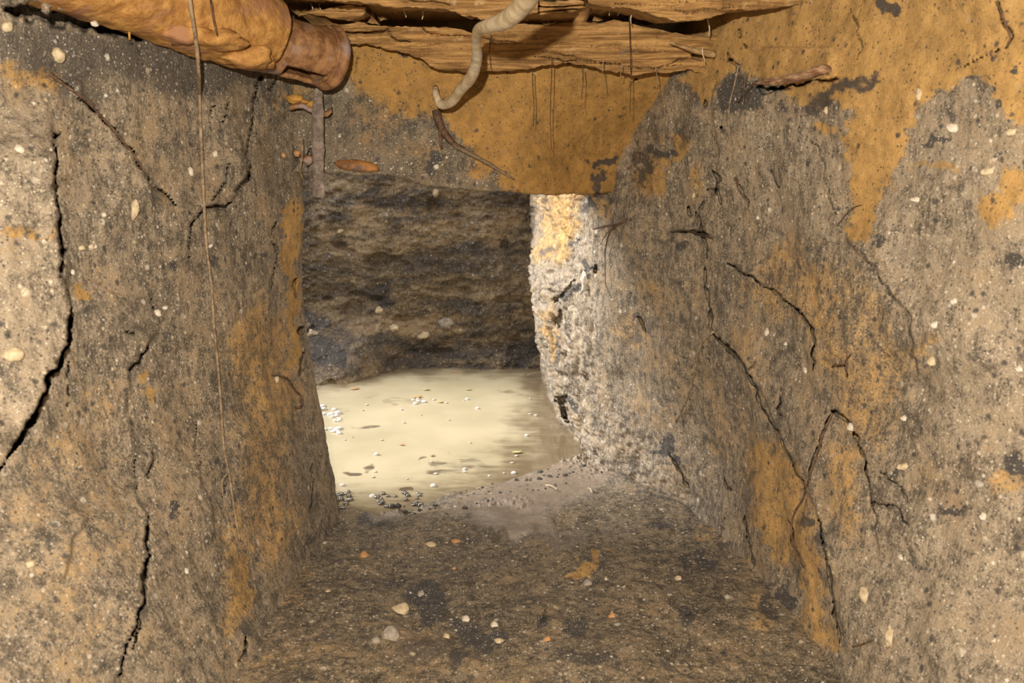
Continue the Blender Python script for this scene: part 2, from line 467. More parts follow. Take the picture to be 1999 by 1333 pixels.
BLK = {
 'left': [('p', [(-20,40),(240,50),(380,80),(500,140),(470,190),(330,200),(230,150),(120,200),(40,130),(-20,110)], 30, .58),
          ('b', 150,150,40,16,60,.6), ('b', 180,175,30,60,-35,.5), ('b', 500,160,50,30,0,.45), ('b', 430,180,30,24,0,.4), ('b', 520,330,25,60,0,.35), ('b', 540,300,20,90,0,.35),
          ('b', 330,520,9,9,0,.9), ('b', 415,505,9,8,0,.7), ('b', 350,995,9,14,30,.95), ('b', 425,900,14,10,0,.9), ('b', 500,510,14,9,0,.8),
          ('b', 330,660,14,20,30,.6), ('b', 100,1040,30,14,40,.6), ('b', 320,600,50,26,-40,.35), ('b', 440,425,50,20,0,.3), ('b', 600,980,20,60,0,.4),
          ('b', 590,1060,12,14,0,.7), ('b', 480,1225,10,24,0,.6), ('b', 190,1310,16,10,0,.8), ('b', 385,1240,20,16,0,.3)],
 'right': [('p', [(1395,190),(1440,140),(1490,165),(1500,190),(1470,210),(1400,215)], 14, .75),
           ('p', [(1570,200),(1610,165),(1640,165),(1710,150),(1720,170),(1640,195),(1600,220)], 12, .8),
           ('b', 1530,215,14,14,0,.6), ('b', 1735,22,16,14,30,.95), ('b', 1880,53,9,5,0,.8), ('b', 1922,78,7,6,0,.8), ('b', 1980,140,7,7,0,.9), ('b', 1940,105,14,5,-10,.8),
           ('b', 1890,160,12,7,0,.7), ('b', 1940,190,6,10,0,.8), ('b', 1930,152,14,5,0,.7), ('b', 1840,275,30,9,-20,.8), ('b', 1950,305,12,8,-30,.9), ('b', 1975,510,22,12,10,.9), ('b', 1715,475,9,8,0,.8), ('b', 1780,480,50,26,0,.35),
           ('b', 1190,320,36,20,-10,.75), ('b', 1175,360,14,20,0,.6), ('b', 1290,300,34,13,-10,.85), ('b', 1255,335,12,30,10,.7), ('b', 1340,265,12,30,30,.6),
           ('b', 1325,475,22,14,-20,.95), ('b', 1300,865,12,16,0,1.0), ('b', 1318,895,9,18,-35,1.0), ('b', 1290,885,16,8,0,.8), ('b', 1255,615,12,10,0,.6),
           ('b', 1102,790,9,26,-8,1.0), ('b', 1240,655,10,10,0,.5), ('b', 1155,395,12,9,0,.7), ('b', 1185,400,10,12,0,.6), ('b', 1210,395,9,8,0,.7),  # first blob paints the shade inside the hole at the wall foot
           ('b', 1865,990,34,12,8,.95), ('b', 1980,915,20,30,0,.9), ('b', 1565,1015,10,18,10,.7), ('b', 1500,1035,10,10,0,.6), ('b', 1600,1045,14,30,-25,.6),
           ('b', 1530,1175,14,24,0,.8), ('b', 1500,1160,12,16,0,.6), ('b', 1740,925,22,7,0,.8), ('b', 1800,1095,34,8,10,.6), ('b', 1430,670,7,12,20,.6), ('b', 1405,640,7,7,0,.5),
           ('b', 1125,560,30,12,-35,.8), ('b', 1160,525,9,8,0,.95), ('b', 1098,540,18,10,-30,.6), ('b', 1110,570,14,12,0,.8), ('b', 1090,600,7,40,10,.5), ('b', 1060,400,6,24,10,.6), ('b', 1120,400,8,14,0,.5), ('b', 1115,475,14,6,-30,.7), ('b', 1070,480,10,8,0,.6), ('b', 1075,555,8,8,0,.6), ('b', 1105,640,6,36,5,.6), ('b', 1085,680,5,30,5,.6), ('b', 1135,640,6,30,0,.5), ('b', 1120,720,10,20,20,.5), ('b', 1150,760,8,10,0,.4)],  # includes painted-in shade of pits, streaks and ledge on the daylit wall
 'over': [('p', [(555,160),(690,170),(780,230),(850,300),(905,330),(1010,375),(1010,390),(555,360)], 30, .30),
          ('b', 615,165,60,12,0,.3), ('b', 775,335,20,28,0,.4), ('b', 845,320,18,24,0,.75), ('b', 850,190,7,8,0,.5), ('b', 780,94,22,6,15,.8), ('b', 880,78,16,4,0,.7),
          ('b', 1190,318,36,14,-5,.85), ('b', 1165,350,16,16,0,.75), ('b', 1255,330,16,30,0,.7), ('b', 1300,298,30,14,0,.8), ('b', 1265,290,14,8,0,.7), ('b', 1315,195,7,5,0,.9), ('b', 1045,255,26,20,0,.35)],
 'floor': [('b', 830,1170,40,34,20,.95), ('b', 845,1200,30,24,0,.9), ('b', 920,1240,46,30,40,.8), ('b', 960,1255,30,16,-40,.8), ('b', 780,1130,34,10,-10,.7), ('b', 760,1150,20,12,0,.5),
           ('b', 1375,1090,26,24,0,1.0), ('b', 1330,1105,12,14,0,.8), ('b', 1290,1020,30,10,-10,.8), ('b', 1060,1210,12,16,0,.9), ('b', 1120,1220,30,20,0,.7), ('b', 1150,1290,60,20,0,.6),
           ('b', 900,1290,24,16,0,.7), ('b', 730,1010,40,14,5,.6), ('b', 810,1270,80,20,0,.45), ('b', 720,1240,20,20,0,.4), ('b', 1500,1180,16,24,0,.7), ('b', 1060,1045,110,10,3,.5), ('b', 640,1240,20,14,0,.5), ('b', 1340,1200,20,14,-20,.7), ('b', 1410,1270,14,10,0,.7)],
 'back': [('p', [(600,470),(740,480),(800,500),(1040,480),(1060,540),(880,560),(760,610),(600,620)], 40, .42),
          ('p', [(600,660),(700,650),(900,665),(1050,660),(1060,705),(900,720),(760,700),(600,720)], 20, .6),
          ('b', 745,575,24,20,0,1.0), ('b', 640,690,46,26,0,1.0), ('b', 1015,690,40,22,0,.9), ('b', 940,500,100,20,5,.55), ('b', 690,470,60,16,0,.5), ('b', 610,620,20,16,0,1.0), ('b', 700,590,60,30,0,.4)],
}
PALE = {
 'left': [('p', [(-40,180),(80,230),(115,400),(130,560),(130,680),(60,820),(-40,960)], 30, .9), ('b', 30, 60, 60, 50, 0, .5), ('b', 200, 480, 120, 160, 0, .3)],
 'right': [('p', [(1440,210),(1600,230),(1660,330),(1620,480),(1480,460),(1420,330)], 40, .6), ('p', [(1760,260),(2060,240),(2060,920),(1850,860),(1790,640),(1720,480)], 40, .8),
           ('p', [(1660,1080),(2060,900),(2060,1400),(1700,1400)], 60, .6), ('p', [(1040,500),(1150,470),(1170,620),(1120,700),(1040,600)], 14, .9), ('b', 1130, 400, 14, 40, 0, .4), ('b', 1130, 860, 60, 60, 0, .4)],
 'floor': [('b', 1200, 1040, 160, 40, 0, .35), ('b', 1100, 1290, 60, 40, 0, .4)],
 'over': [('b', 650, 178, 40, 20, 0, .9), ('b', 620, 180, 60, 18, 0, .6), ('b', 700, 320, 120, 30, 0, .4), ('b', 1080, 160, 100, 30, 0, .2)],
 'back': [('p', [(580,350),(1020,380),(1030,440),(800,460),(600,450)], 30, .6), ('b', 780, 630, 160, 26, 0, .5)],
}
# cracks: (polyline, half width px, depth m)
CRK = {
 'left': [([(15,22),(90,32),(160,44),(230,58),(300,72)], 15, .22), ([(104,262),(106,330),(112,400),(118,470),(122,545)], 3.5, .10), ([(137,600),(131,670),(101,732),(71,802),(31,872),(0,920)], 4.5, .13), ([(106,262),(112,268)], 7, .10), ([(119,485),(126,492)], 6, .1),
          ([(107,150),(150,185),(205,235),(255,295),(290,348),(340,400)], 2.5, .08),
          ([(252,728),(270,705),(292,676)], 2.2, .07), ([(292,1010),(286,1080),(280,1150),(275,1195)], 4.0, .12), ([(275,1195),(255,1240),(240,1290),(225,1333)], 2.6, .1),
          ([(275,1195),(262,1270),(240,1287)], 2.2, .08),
          ([(500,175),(495,220),(488,265),(484,310),(485,350)], 4.5, .09), ([(488,345),(470,365),(460,372),(490,335)], 4, .08), ([(455,395),(430,403),(400,408),(372,440),(366,500)], 2.4, .07),
          ([(462,312),(448,330),(436,365),(418,395)], 1.9, .06), ([(446,200),(440,225),(430,243)], 2.6, .07), ([(418,210),(405,228)], 1.6, .05),
          ([(540,150),(530,165),(527,180)], 3, .08), ([(510,150),(502,172)], 3.5, .08), ([(300,880),(298,905),(285,935)], 1.8, .06),
          ([(481,1245),(475,1280),(468,1300)], 3, .1), ([(610,905),(612,950),(608,1000)], 1.8, .05), ([(588,655),(586,640)], 5, .1), ([(589,690),(586,720),(584,735)], 3.2, .08), ([(578,545),(574,580)], 2.5, .08),
          ([(130,700),(134,760),(133,800)], 1.8, .06), ([(291,555),(294,610)], 1.4, .05), ([(440,930),(438,975)], 1.8, .05), ([(535,430),(528,470),(540,490),(534,560)], 1.8, .06), ([(386,820),(380,870),(395,930)], 1.3, .04),
          ([(245,650),(262,655)], 2, .05), ([(268,890),(264,960)], 1.4, .05)],
 'right': [([(1396,655),(1420,680),(1440,700),(1455,725),(1475,750)], 4.0, .12), ([(1475,750),(1490,800),(1520,845),(1545,905),(1570,955)], 2.4, .09),
           ([(1385,600),(1390,640),(1396,655)], 2.6, .08), ([(1420,510),(1450,530),(1478,550),(1505,565),(1530,585),(1555,605)], 2.6, .08), ([(1555,605),(1575,625),(1586,650),(1588,680),(1584,720)], 3.0, .1),
           ([(1665,845),(1680,875),(1690,910),(1697,940)], 3.4, .1), ([(1697,940),(1705,985),(1712,1040)], 1.6, .05), ([(1625,805),(1605,850),(1592,890),(1580,930)], 2.2, .06), ([(1620,802),(1635,808),(1660,832)], 3.5, .09),
           ([(1378,520),(1380,560),(1384,600)], 3, .08), ([(1360,410),(1366,440),(1372,470),(1385,500)], 3, .08), ([(1340,400),(1346,420)], 4, .09), ([(1390,330),(1398,355),(1402,395)], 3.6, .09), ([(1404,250),(1410,262)], 5, .1),
           ([(1312,453),(1335,451),(1365,458),(1382,464)], 2.6, .08), ([(1375,365),(1400,368)], 2.2, .06), ([(1505,330),(1515,360),(1522,365)], 2.2, .06), ([(1435,350),(1450,385),(1465,395)], 2, .05), ([(1365,404),(1378,395)], 2.6, .06),
           ([(1450,1010),(1460,1050),(1470,1090),(1475,1105)], 2.6, .08), ([(1600,1010),(1605,1060),(1618,1130),(1630,1200),(1640,1260)], 2.6, .08), ([(1545,1020),(1548,1060),(1562,1082),(1572,1105)], 2.6, .07), ([(1415,935),(1430,960)], 3, .07), ([(1310,885),(1330,920),(1345,950)], 2.6, .08),
           ([(1575,275),(1600,290),(1630,420)], 1.3, .03), ([(1500,170),(1540,170),(1600,158),(1640,152)], 3.0, .07), ([(1478,172),(1500,174),(1530,170)], 4.5, .09), ([(1244,620),(1262,645)], 3, .07), ([(1102,770),(1098,800),(1104,822)], 6, .14), ([(1158,524),(1166,528)], 8, .10),
           ([(1460,725),(1478,705)], 1.3, .04), ([(1520,780),(1525,812)], 3, .07), ([(1655,690),(1652,735)], 2, .05), ([(1625,714),(1655,711)], 2, .05), ([(1700,980),(1730,985),(1755,1000),(1780,1030)], 3, .06), ([(1720,920),(1760,950),(1775,980)], 2, .05), ([(1560,230),(1562,260)], 1.6, .04),
           ([(1378,200),(1382,215)], 5, .09), ([(1425,110),(1440,135)], 3.5, .07), ([(1440,55),(1445,75)], 3, .06), ([(1418,100),(1428,118)], 3, .06), ([(1450,85),(1460,95)], 2, .05), ([(1945,0),(1960,40),(1975,70),(1960,95),(1880,130)], 1.7, .05), ([(1660,20),(1680,80),(1678,110)], 1.2, .03),
           ([(1660,470),(1720,540),(1770,610),(1780,690)], 2.2, .03), ([(1120,545),(1100,575),(1080,590)], 3, .05), ([(1092,600),(1090,640)], 2, .05)],
 'over': [([(575,212),(586,206),(600,212),(630,225),(645,222)], 2.2, .04), ([(596,320),(610,295),(605,292)], 4, .06), ([(576,330),(580,300)], 4, .05), ([(1240,155),(1225,172)], 1.2, .03), ([(700,110),(690,140)], 1.2, .02), ([(1370,212),(1380,212)], 4, .06)],
 'floor': [([(1340,1200),(1370,1190),(1385,1180)], 3, .02), ([(930,1180),(935,1200)], 2, .02), ([(1063,1190),(1060,1215)], 4, .03)],
 'back': [],
}
# ledges: polyline, raised side (+1 right of direction, -1 left), height m, fall-off px
STP = {
 'left': [([(95,200),(103,262),(108,330),(118,480),(125,545),(137,600),(130,670),(100,730),(70,800),(30,870),(-5,920)], +1, .11, 260),
          ([(250,930),(275,990),(292,1015),(285,1090),(275,1190),(250,1250),(235,1333)], +1, .030, 160),
          ([(375,880),(395,935),(415,985),(420,1040),(405,1075)], +1, .020, 60),
          ([(330,600),(290,675),(252,730),(250,800),(262,870)], +1, .018, 110),
          ([(130,130),(205,235),(290,345),(340,400)], +1, .022, 140),
          ([(500,150),(492,250),(484,340),(455,395),(400,405),(370,440),(364,520)], +1, .03, 130),
          ([(180,1000),(150,1040),(135,1080),(130,1140)], +1, .02, 70)],
 'right': [([(1420,500),(1478,550),(1555,605),(1588,650),(1590,720)], -1, .022, 150), ([(1640,460),(1720,540),(1775,620),(1785,700),(1790,760)], -1, .03, 170),
           ([(1396,650),(1440,700),(1480,750),(1520,840),(1570,950),(1600,1010),(1618,1130),(1640,1260)], -1, .018, 110), ([(1660,840),(1695,920),(1710,1030),(1720,1100)], -1, .02, 120),
           ([(1400,130),(1390,230),(1400,300),(1396,360),(1370,470),(1380,560)], -1, .014, 80), ([(1640,152),(1540,168),(1480,172)], +1, .03, 60)],
 'over': [], 'floor': [], 'back': [],
}
BASE = {}            # uncracked surfaces for seating roots and pebbles

def dress(key, P, wet=None):
    """push cracks and ledges into a surface along the line of sight, and collect its stains"""
    px, py, dep = proj(P)
    Q = np.stack([px, py, np.zeros_like(px)], -1)
    ok = (px > -200) & (px < 2200) & (py > -250) & (py < 1600)
    wx = px + 5.0 * vnoise(Q / 23.0, 3) + 2.0 * vnoise(Q / 7.0, 5)
    wy = py + 5.0 * vnoise(Q / 23.0, 8) + 2.0 * vnoise(Q / 7.0, 9)
    push = np.zeros(px.shape)
    for poly, sd_, h, fall in STP[key]:
        xs = [q[0] for q in poly]; ys = [q[1] for q in poly]
        bb = ok & (px > min(xs)-fall*3) & (px < max(xs)+fall*3) & (py > min(ys)-fall) & (py < max(ys)+fall)
        if not bb.any(): continue
        d, s, t = polydist(wx[bb], wy[bb], poly)
        end = sstep(0, .15, t) * sstep(1, .85, t)
        inside = np.where(s == sd_, d, -d)
        push[bb] -= h * sstep(-1.5, 2.0, inside) * np.exp(-np.maximum(inside, 0) / fall) * end
    BASE[key] = (px, py, P + ((P - CAM) / np.linalg.norm(P - CAM, axis=-1, keepdims=True)) * push[..., None])
    for poly, w, depth in CRK[key]:
        xs = [q[0] for q in poly]; ys = [q[1] for q in poly]
        bb = ok & (px > min(xs)-30) & (px < max(xs)+30) & (py > min(ys)-30) & (py < max(ys)+30)
        if not bb.any(): continue
        d, s, t = polydist(wx[bb], wy[bb], poly)
        ww = w * (0.45 + 0.75 * np.clip(0.5 + vnoise(Q[bb] / 15.0, 21), 0, 1.2)) * (0.35 + 0.65 * sstep(0, .12, t) * sstep(1, .88, t))
        push[bb] += depth * sstep(1.25, 0.7, d / ww)
    dirv = (P - CAM) / np.linalg.norm(P - CAM, axis=-1, keepdims=True)
    P2 = P + dirv * push[..., None]
    qx = px + 15 * vnoise(Q / 42.0, 31) + 10 * vnoise(Q / 17.0, 33) + 5 * vnoise(Q / 7.0, 34); qy = py + 15 * vnoise(Q / 42.0, 35) + 10 * vnoise(Q / 17.0, 37) + 5 * vnoise(Q / 7.0, 38)
    mk = np.zeros(px.shape + (4,), np.float32)
    mk[..., 3] = np.where(ok, paint(qx, qy, PALE.get(key, [])), 0)
    mk[..., 0] = np.where(ok, paint(qx, qy, OCH[key]), 0.2)
    mk[..., 1] = np.where(ok, paint(qx, qy, BLK[key]), 0.0)
    if wet is not None: mk[..., 2] = paint(qx, qy, wet)
    return P2, mk

def surf(key, x, y, lift=0.0):
    px, py, P = BASE[key]
    d2 = ((px - x)**2 + (py - y)**2).ravel()
    P = P.reshape(-1, 3)
    near = np.flatnonzero(d2 < max(64.0, d2.min() * 2 + 1))
    dn = (P[near] - CAM) @ FW
    near = near[dn < dn.min() + .25]                   # the front surface, not one hidden behind it
    q = P[near[np.argmin(d2[near])]]
    dep = (q - CAM) @ FW
    d = np.array([(x - CX) / F, (CY - y) / F * UP[1] + FW[1], (CY - y) / F * UP[2] + FW[2]])
    q = CAM + d * dep                                  # exactly on the sight line, at the surface's distance
    return q - d / np.linalg.norm(d) * lift

def resample(path_px, n_in, lo, hi):
    """indices along a path so that steps are even in the frame and sparse outside it"""
    dx = np.abs(np.diff(path_px))
    mid = 0.5 * (path_px[1:] + path_px[:-1])
    w = np.where((mid > lo) & (mid < hi) & (dx < 60), np.maximum(dx, 0.02), 0)
    w = w / w.sum() * n_in + 0.0
    return w

def sheet_samples(weight_extra, w):
    c = np.r_[0, np.cumsum(w + weight_extra)]
    n = int(c[-1])
    return np.interp(np.linspace(0, c[-1], n), c, np.arange(len(c)))

# ------------------------------------------------------------------ left wall of the tunnel
JL = np.array([at(x, y, 2.10) for x, y in [(572,130),(575,230),(578,340),(581,430),(583,520),(586,600),(592,650),(602,705),(612,760),(624,830),(634,880),(646,940),(656,1000),(664,1060)]])
JLz, JLx = JL[::-1, 2], JL[::-1, 0]
def wall_net(rows, zrow, tcols, nz, zlo, zhi, edge):
    pass
zs = np.linspace(-0.12, 1.42, 640)
yc = [-1.3, .3, .8, 1.3, 1.7, 1.95, 2.10, 2.17, 2.25, 2.36, 2.45]
zr = [0.0, .45, .9, 1.42]
Xr = np.array([[-1.0, -.60, -.50, -.43, -.445, -.455],
               [-1.5, -1.0, -.82, -.66, -.565, -.53],
               [-1.6, -1.15, -.92, -.75, -.62, -.555],
               [-1.6, -1.2, -.95, -.78, -.64, -.57]])
tt = np.arange(len(yc), dtype=float)
tf = np.linspace(0, len(yc) - 1, 3000)
J_mid = float(np.interp(.5, JLz, JLx))
Xm = np.r_[[np.interp(.5, zr, Xr[:, k]) for k in range(6)], J_mid, J_mid - .02, J_mid - .11, -1.3, -2.7]
pm = catmull(tf, tt, np.stack([Xm, yc], 1))
ppx, _, _ = proj(np.stack([pm[:, 0], pm[:, 1], np.full(3000, .5)], -1))
ww = resample(ppx, 430, -60, 1000)
ti = sheet_samples(np.full(2999, 60 / 2999), ww)
tu = np.interp(ti, np.arange(3000), tf)
P = np.zeros((len(zs), len(tu), 3))
Jz = np.interp(zs, JLz, JLx)
cols = [np.interp(zs, zr, Xr[:, k]) for k in range(6)] + [Jz, Jz - .02, Jz - .11, np.full_like(zs, -1.3), np.full_like(zs, -2.7)]
V = np.stack(cols, 0)                                        # (ncol, nz)
# smooth the vertical profile
ker = np.ones(61) / 61
V[:6] = np.array([np.convolve(np.pad(v, 30, mode='edge'), ker, 'valid') for v in V[:6]])
P[..., 0] = catmull(tu, tt, V).T
P[..., 1] = catmull(tu, tt, np.array(yc)[:, None])[:, 0][None, :]
P[..., 2] = zs[:, None]
N_ = grid_normals(P)
fade = 1 - 0.75 * sstep(1.85, 2.08, P[..., 1]) * sstep(2.4, 2.2, P[..., 1])
d = .018 * fbm(P, 3.5, 3, .5, 1) * fade + .0032 * fbm(P, 15, 3, .5, 2, (1, 1, .5)) + .0010 * fbm(P, 60, 3, .6, 3)
P = P + N_ * d[..., None]
P2, mk = dress('left', P)
tag(mesh_obj('wall_left', P2.reshape(-1, 3), grid_faces(*P.shape[:2], True), M_side, masks=mk.reshape(-1, 4)), kind='structure')

# ------------------------------------------------------------------ right wall, running on into the pit
yc = [-1.3, .3, .8, 1.2, 1.6, 1.95, 2.25, 2.5, 2.8, 3.2, 3.6, 4.05]
zr = [0.0, .3, .50, .58, .70, .9, 1.15, 1.5]
Xr = np.array([[.95, .78, .64, .55, .52, .49, .42, .29, .215, .165, .15, .145],
               [1.4, .98, .80, .66, .57, .49, .37, .24, .15, .105, .11, .125],
               [1.5, 1.05, .86, .70, .58, .48, .34, .215, .125, .080, .09, .11],
               [1.5, 1.06, .87, .71, .58, .475, .335, .21, .130, .085, .09, .10],
               [1.5, 1.08, .89, .72, .585, .47, .32, .205, .175, .150, .115, .07],
               [1.6, 1.12, .92, .735, .585, .465, .315, .2, .175, .14, .105, .07],
               [1.6, 1.15, .93, .74, .585, .46, .33, .22, .20, .16, .12, .08],
               [1.6, 1.15, .93, .74, .585, .46, .35, .25, .22, .18, .13, .09]])
tt = np.arange(len(yc), dtype=float)
tf = np.linspace(0, len(yc) - 1, 3000)
zs = np.linspace(-0.12, 1.45, 660)
Xm = np.array([np.interp(.5, zr, Xr[:, k]) for k in range(len(yc))])
pm = catmull(tf, tt, np.stack([Xm, yc], 1))
ppx, _, _ = proj(np.stack([pm[:, 0], pm[:, 1], np.full(3000, .5)], -1))
ww = resample(ppx, 620, 900, 2060)
ti = sheet_samples(np.full(2999, 50 / 2999), ww)
tu = np.interp(ti, np.arange(3000), tf)
V = np.stack([np.interp(zs, zr, Xr[:, k]) for k in range(len(yc))], 0)
ker = np.ones(41) / 41
V[:8] = np.array([np.convolve(np.pad(v, 20, mode='edge'), ker, 'valid') for v in V[:8]])
P = np.zeros((len(zs), len(tu), 3))
P[..., 0] = catmull(tu, tt, V).T
P[..., 1] = catmull(tu, tt, np.array(yc)[:, None])[:, 0][None, :]
P[..., 2] = zs[:, None]
N_ = grid_normals(P)
pit = sstep(2.3, 2.7, P[..., 1])
low = sstep(.35, .05, P[..., 2]) * sstep(1.9, 2.3, P[..., 1])
crumb = np.maximum(pit, .8 * low)
d = (.018 - .008 * pit) * fbm(P, 4, 3, .5, 11) + (.003 + .004 * pit) * fbm(P, 15, 3, .5, 12, (1, 1, .6)) + (.0010 + .0055 * crumb) * fbm(P, 55, 2, .6, 13, (1, 1, 1))
d += pit * .011 * fbm(P, 26, 3, .55, 15, (1, 1, .28)) - pit * .016 * sstep(.35, .8, fbm(P, 22, 2, .5, 16))
P = P + N_ * d[..., None]
P2, mk = dress('right', P)
tag(mesh_obj('wall_right', P2.reshape(-1, 3), grid_faces(*P.shape[:2]), M_side, masks=mk.reshape(-1, 4)), kind='structure')

# ------------------------------------------------------------------ face of earth over the opening
cx_ = np.linspace(520, 1460, 520)
bot = np.interp(cx_, [520,600,680,760,800,830,900,1000,1100,1150,1240,1460], [338,334,338,341,350,359,366,373,378,377,372,360])
bot = bot + 2.5 * vnoise(np.stack([cx_ / 18, cx_ * 0, cx_ * 0], -1), 41) + 1.5 * vnoise(np.stack([cx_ / 6, cx_ * 0, cx_ * 0], -1), 42)
nr = 190
rows = []
for k in range(nr):
    f = k / (nr - 1)
    y = -70 + (bot + 70) * f
    Y = 2.07 + .30 * sstep(90, 30, y) + .28 * sstep(980, 1240, cx_) * sstep(.35, 1.0, f) + .03 * np.sin(f * 3.0)
    rows.append(at(cx_, y, Y))
P = np.array(rows)
d = .010 * fbm(P, 5, 3, .5, 51) + .0020 * fbm(P, 24, 3, .55, 52, (.7, 1, 1.6)) + .0008 * fbm(P, 90, 3, .55, 53)
P = P + np.array([0, 1, 0]) * d[..., None]
P2, mk = dress('over', P)
back = []
last = P2[-1]
for k, (dy, dz) in enumerate([(.012, -.004), (.04, -.004), (.10, .0), (.20, .01), (.32, .04), (.36, .12), (.36, .9)]):
    q = last.copy()
    q[:, 1] += dy; q[:, 2] += dz
    back.append(q)
P2 = np.concatenate([P2, np.array(back)])
mk = np.concatenate([mk, np.repeat(mk[-1:], len(back), 0)])
tag(mesh_obj('wall_front', P2.reshape(-1, 3), grid_faces(*P2.shape[:2], True), M_over, masks=mk.reshape(-1, 4)), kind='structure')

# ------------------------------------------------------------------ far wall of the pit
xs = np.linspace(-1.45, .42, 620); zs = np.linspace(-.15, 1.15, 480)
X, Z = np.meshgrid(xs, zs)
P = np.stack([X, np.full_like(X, 3.95), Z], -1)
foot = sstep(.30, -.02, Z) * sstep(-.45, -.75, X) * .30 + sstep(.10, -.02, Z) * .05
d = .025 * fbm(P, 3, 3, .5, 61) - .03 * sstep(.45, .9, fbm(P, 8, 2, .5, 66, (1, 1, 2))) + .008 * fbm(P, 12, 3, .6, 62, (1, 1, 1.6)) + .006 * fbm(P, 40, 3, .6, 63, (1, 1, 1.4))
P[..., 1] -= foot + d
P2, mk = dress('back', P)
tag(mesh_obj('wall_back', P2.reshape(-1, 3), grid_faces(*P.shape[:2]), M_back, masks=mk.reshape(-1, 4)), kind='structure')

# pit side out of sight on the left, and the upper rim of the far wall
def coarse(name, A, B, C_, D, mat, n=60, amp=.03, seed=71):
    u, v = np.meshgrid(np.linspace(0, 1, n), np.linspace(0, 1, n))
    A, B, C_, D = map(np.array, (A, B, C_, D))
    P = ((1-u)*(1-v))[..., None]*A + (u*(1-v))[..., None]*B + (u*v)[..., None]*C_ + ((1-u)*v)[..., None]*D
    nn = np.cross(B - A, D - A); nn = nn / np.linalg.norm(nn)
    P = P + nn * (amp * fbm(P, 4, 4, .5, seed))[..., None]
    mk = np.zeros((n*n, 3), np.float32); mk[:, 0] = .3
    o = mesh_obj(name, P.reshape(-1, 3), grid_faces(n, n), mat, masks=mk)
    return tag(o, kind='structure')
coarse('wall_side', (-2.6, 2.3, -.15), (-2.6, 4.2, -.15), (-2.7, 4.2, 1.1), (-2.7, 2.3, 1.1), M_back)
coarse('wall_far', (-2.7, 3.97, -.15), (-1.40, 3.97, -.15), (-1.40, 3.97, 1.15), (-2.7, 3.97, 1.15), M_back)
coarse('ceiling', (-1.9, -1.5, 1.30), (1.9, -1.5, 1.30), (1.9, 2.44, 1.31), (-1.9, 2.44, 1.31), M_over, 160, .012)
coarse('light_block_rear', (-1.9, -1.25, -.15), (1.9, -1.25, -.15), (1.9, -1.25, 1.4), (-1.9, -1.25, 1.4), M_side)  # unseen end wall added behind the camera to keep outside light out

# ------------------------------------------------------------------ floor
SH = np.array([at_z(x, y, 0.0) for x, y in [(560,985),(650,992),(740,1002),(800,996),(850,974),(950,948),(1050,918),(1110,896),(1160,892),(1300,930)]])
pyr = np.r_[np.linspace(860, 1420, 430)]
yr = np.array([at_z(CX, q, 0.02)[1] for q in pyr])
yr = np.r_[yr, np.linspace(yr[-1], -1.3, 25)[1:]]
xs = np.r_[np.linspace(-1.0, -.62, 20)[:-1], np.linspace(-.62, .68, 640), np.linspace(.68, 1.1, 20)[1:]]
X, Y = np.meshgrid(xs, yr)
ys_ = np.interp(X, SH[:, 0], SH[:, 1]) + .02 * fbm(np.stack([X, Y, X * 0], -1), 9, 3, .5, 81)
g = ys_ - Y
Z = np.where(g > 0, .050 * (1 - np.exp(-g / .30)), .45 * g)
P = np.stack([X, Y, Z], -1)
WET = [('p', [(880,985),(1000,930),(1110,900),(1180,915),(1205,942),(1120,965),(1060,1000),(1110,1040),(1000,1040),(920,1030)], 14, .9), ('b', 780, 995, 60, 12, 0, .5), ('b', 1080, 1050, 60, 9, 0, .4)]
p_, q_, _ = proj(P)
wet = paint(p_, q_, WET)
rough_ = 1 - .85 * wet
d = .012 * fbm(P, 5, 3, .5, 82) * sstep(-.02, .25, g) + rough_ * (.0032 * fbm(P, 18, 3, .55, 83) + .0022 * fbm(P, 60, 2, .65, 84))
# clods at the water's edge
cl = paint(p_, q_, [('p', [(720,985),(760,965),(800,955),(830,950),(835,985),(790,1002),(730,1004)], 8, 1.0), ('p', [(1085,850),(1130,820),(1200,880),(1200,925),(1120,905),(1085,900)], 10, .9), ('b', 980,985,60,14,0,.5), ('b', 1160,920,40,14,0,.4)])
d += cl * .014 * np.maximum(fbm(P, 70, 3, .6, 86), -.1)
WET += [('p', [(720,985),(760,965),(800,955),(830,950),(835,985),(790,1002),(730,1004)], 8, .7), ('b', 950,975,90,16,-12,.7), ('b', 1050,935,60,14,-20,.8), ('b', 1110,890,40,16,-30,.6)]
P[..., 2] += d
# hollows where the black patches lie
hol = paint(p_, q_, [('b', 840,1185,60,50,0,1), ('b', 920,1245,50,36,30,.8), ('b', 1060,1050,120,16,0,.4)])
P[..., 2] -= .012 * hol
P2, mk = dress('floor', P, WET)
tag(mesh_obj('floor', P2.reshape(-1, 3), grid_faces(*P.shape[:2], True), M_floor, masks=mk.reshape(-1, 4)), kind='structure')

# ------------------------------------------------------------------ water in the pit
xs = np.r_[np.linspace(-2.6, -1.0, 60)[:-1], np.linspace(-1.0, .5, 420)]; ys = np.linspace(2.0, 4.1, 420)
X, Y = np.meshgrid(xs, ys)
P = np.stack([X, Y, X * 0 + .0], -1)
p_, q_, _ = proj(P)
_Q = np.stack([p_, q_ * 2, p_ * 0], -1)
p_ = p_ + 22 * vnoise(_Q / 50, 91) + 10 * vnoise(_Q / 18, 92); q_ = q_ + 7 * vnoise(_Q / 40, 93) + 3 * vnoise(_Q / 14, 94)
mk = np.zeros(X.shape + (3,), np.float32)
mk[..., 0] = paint(p_, q_, [('p', [(1010,690),(1200,690),(1300,960),(1000,1040),(640,1040),(640,965),(800,955),(930,925),(1010,860)], 70, .92),
                            ('p', [(600,690),(1120,690),(1100,735),(850,732),(740,748),(600,775)], 26, .9), ('b', 1000, 900, 140, 30, 0, .35)])
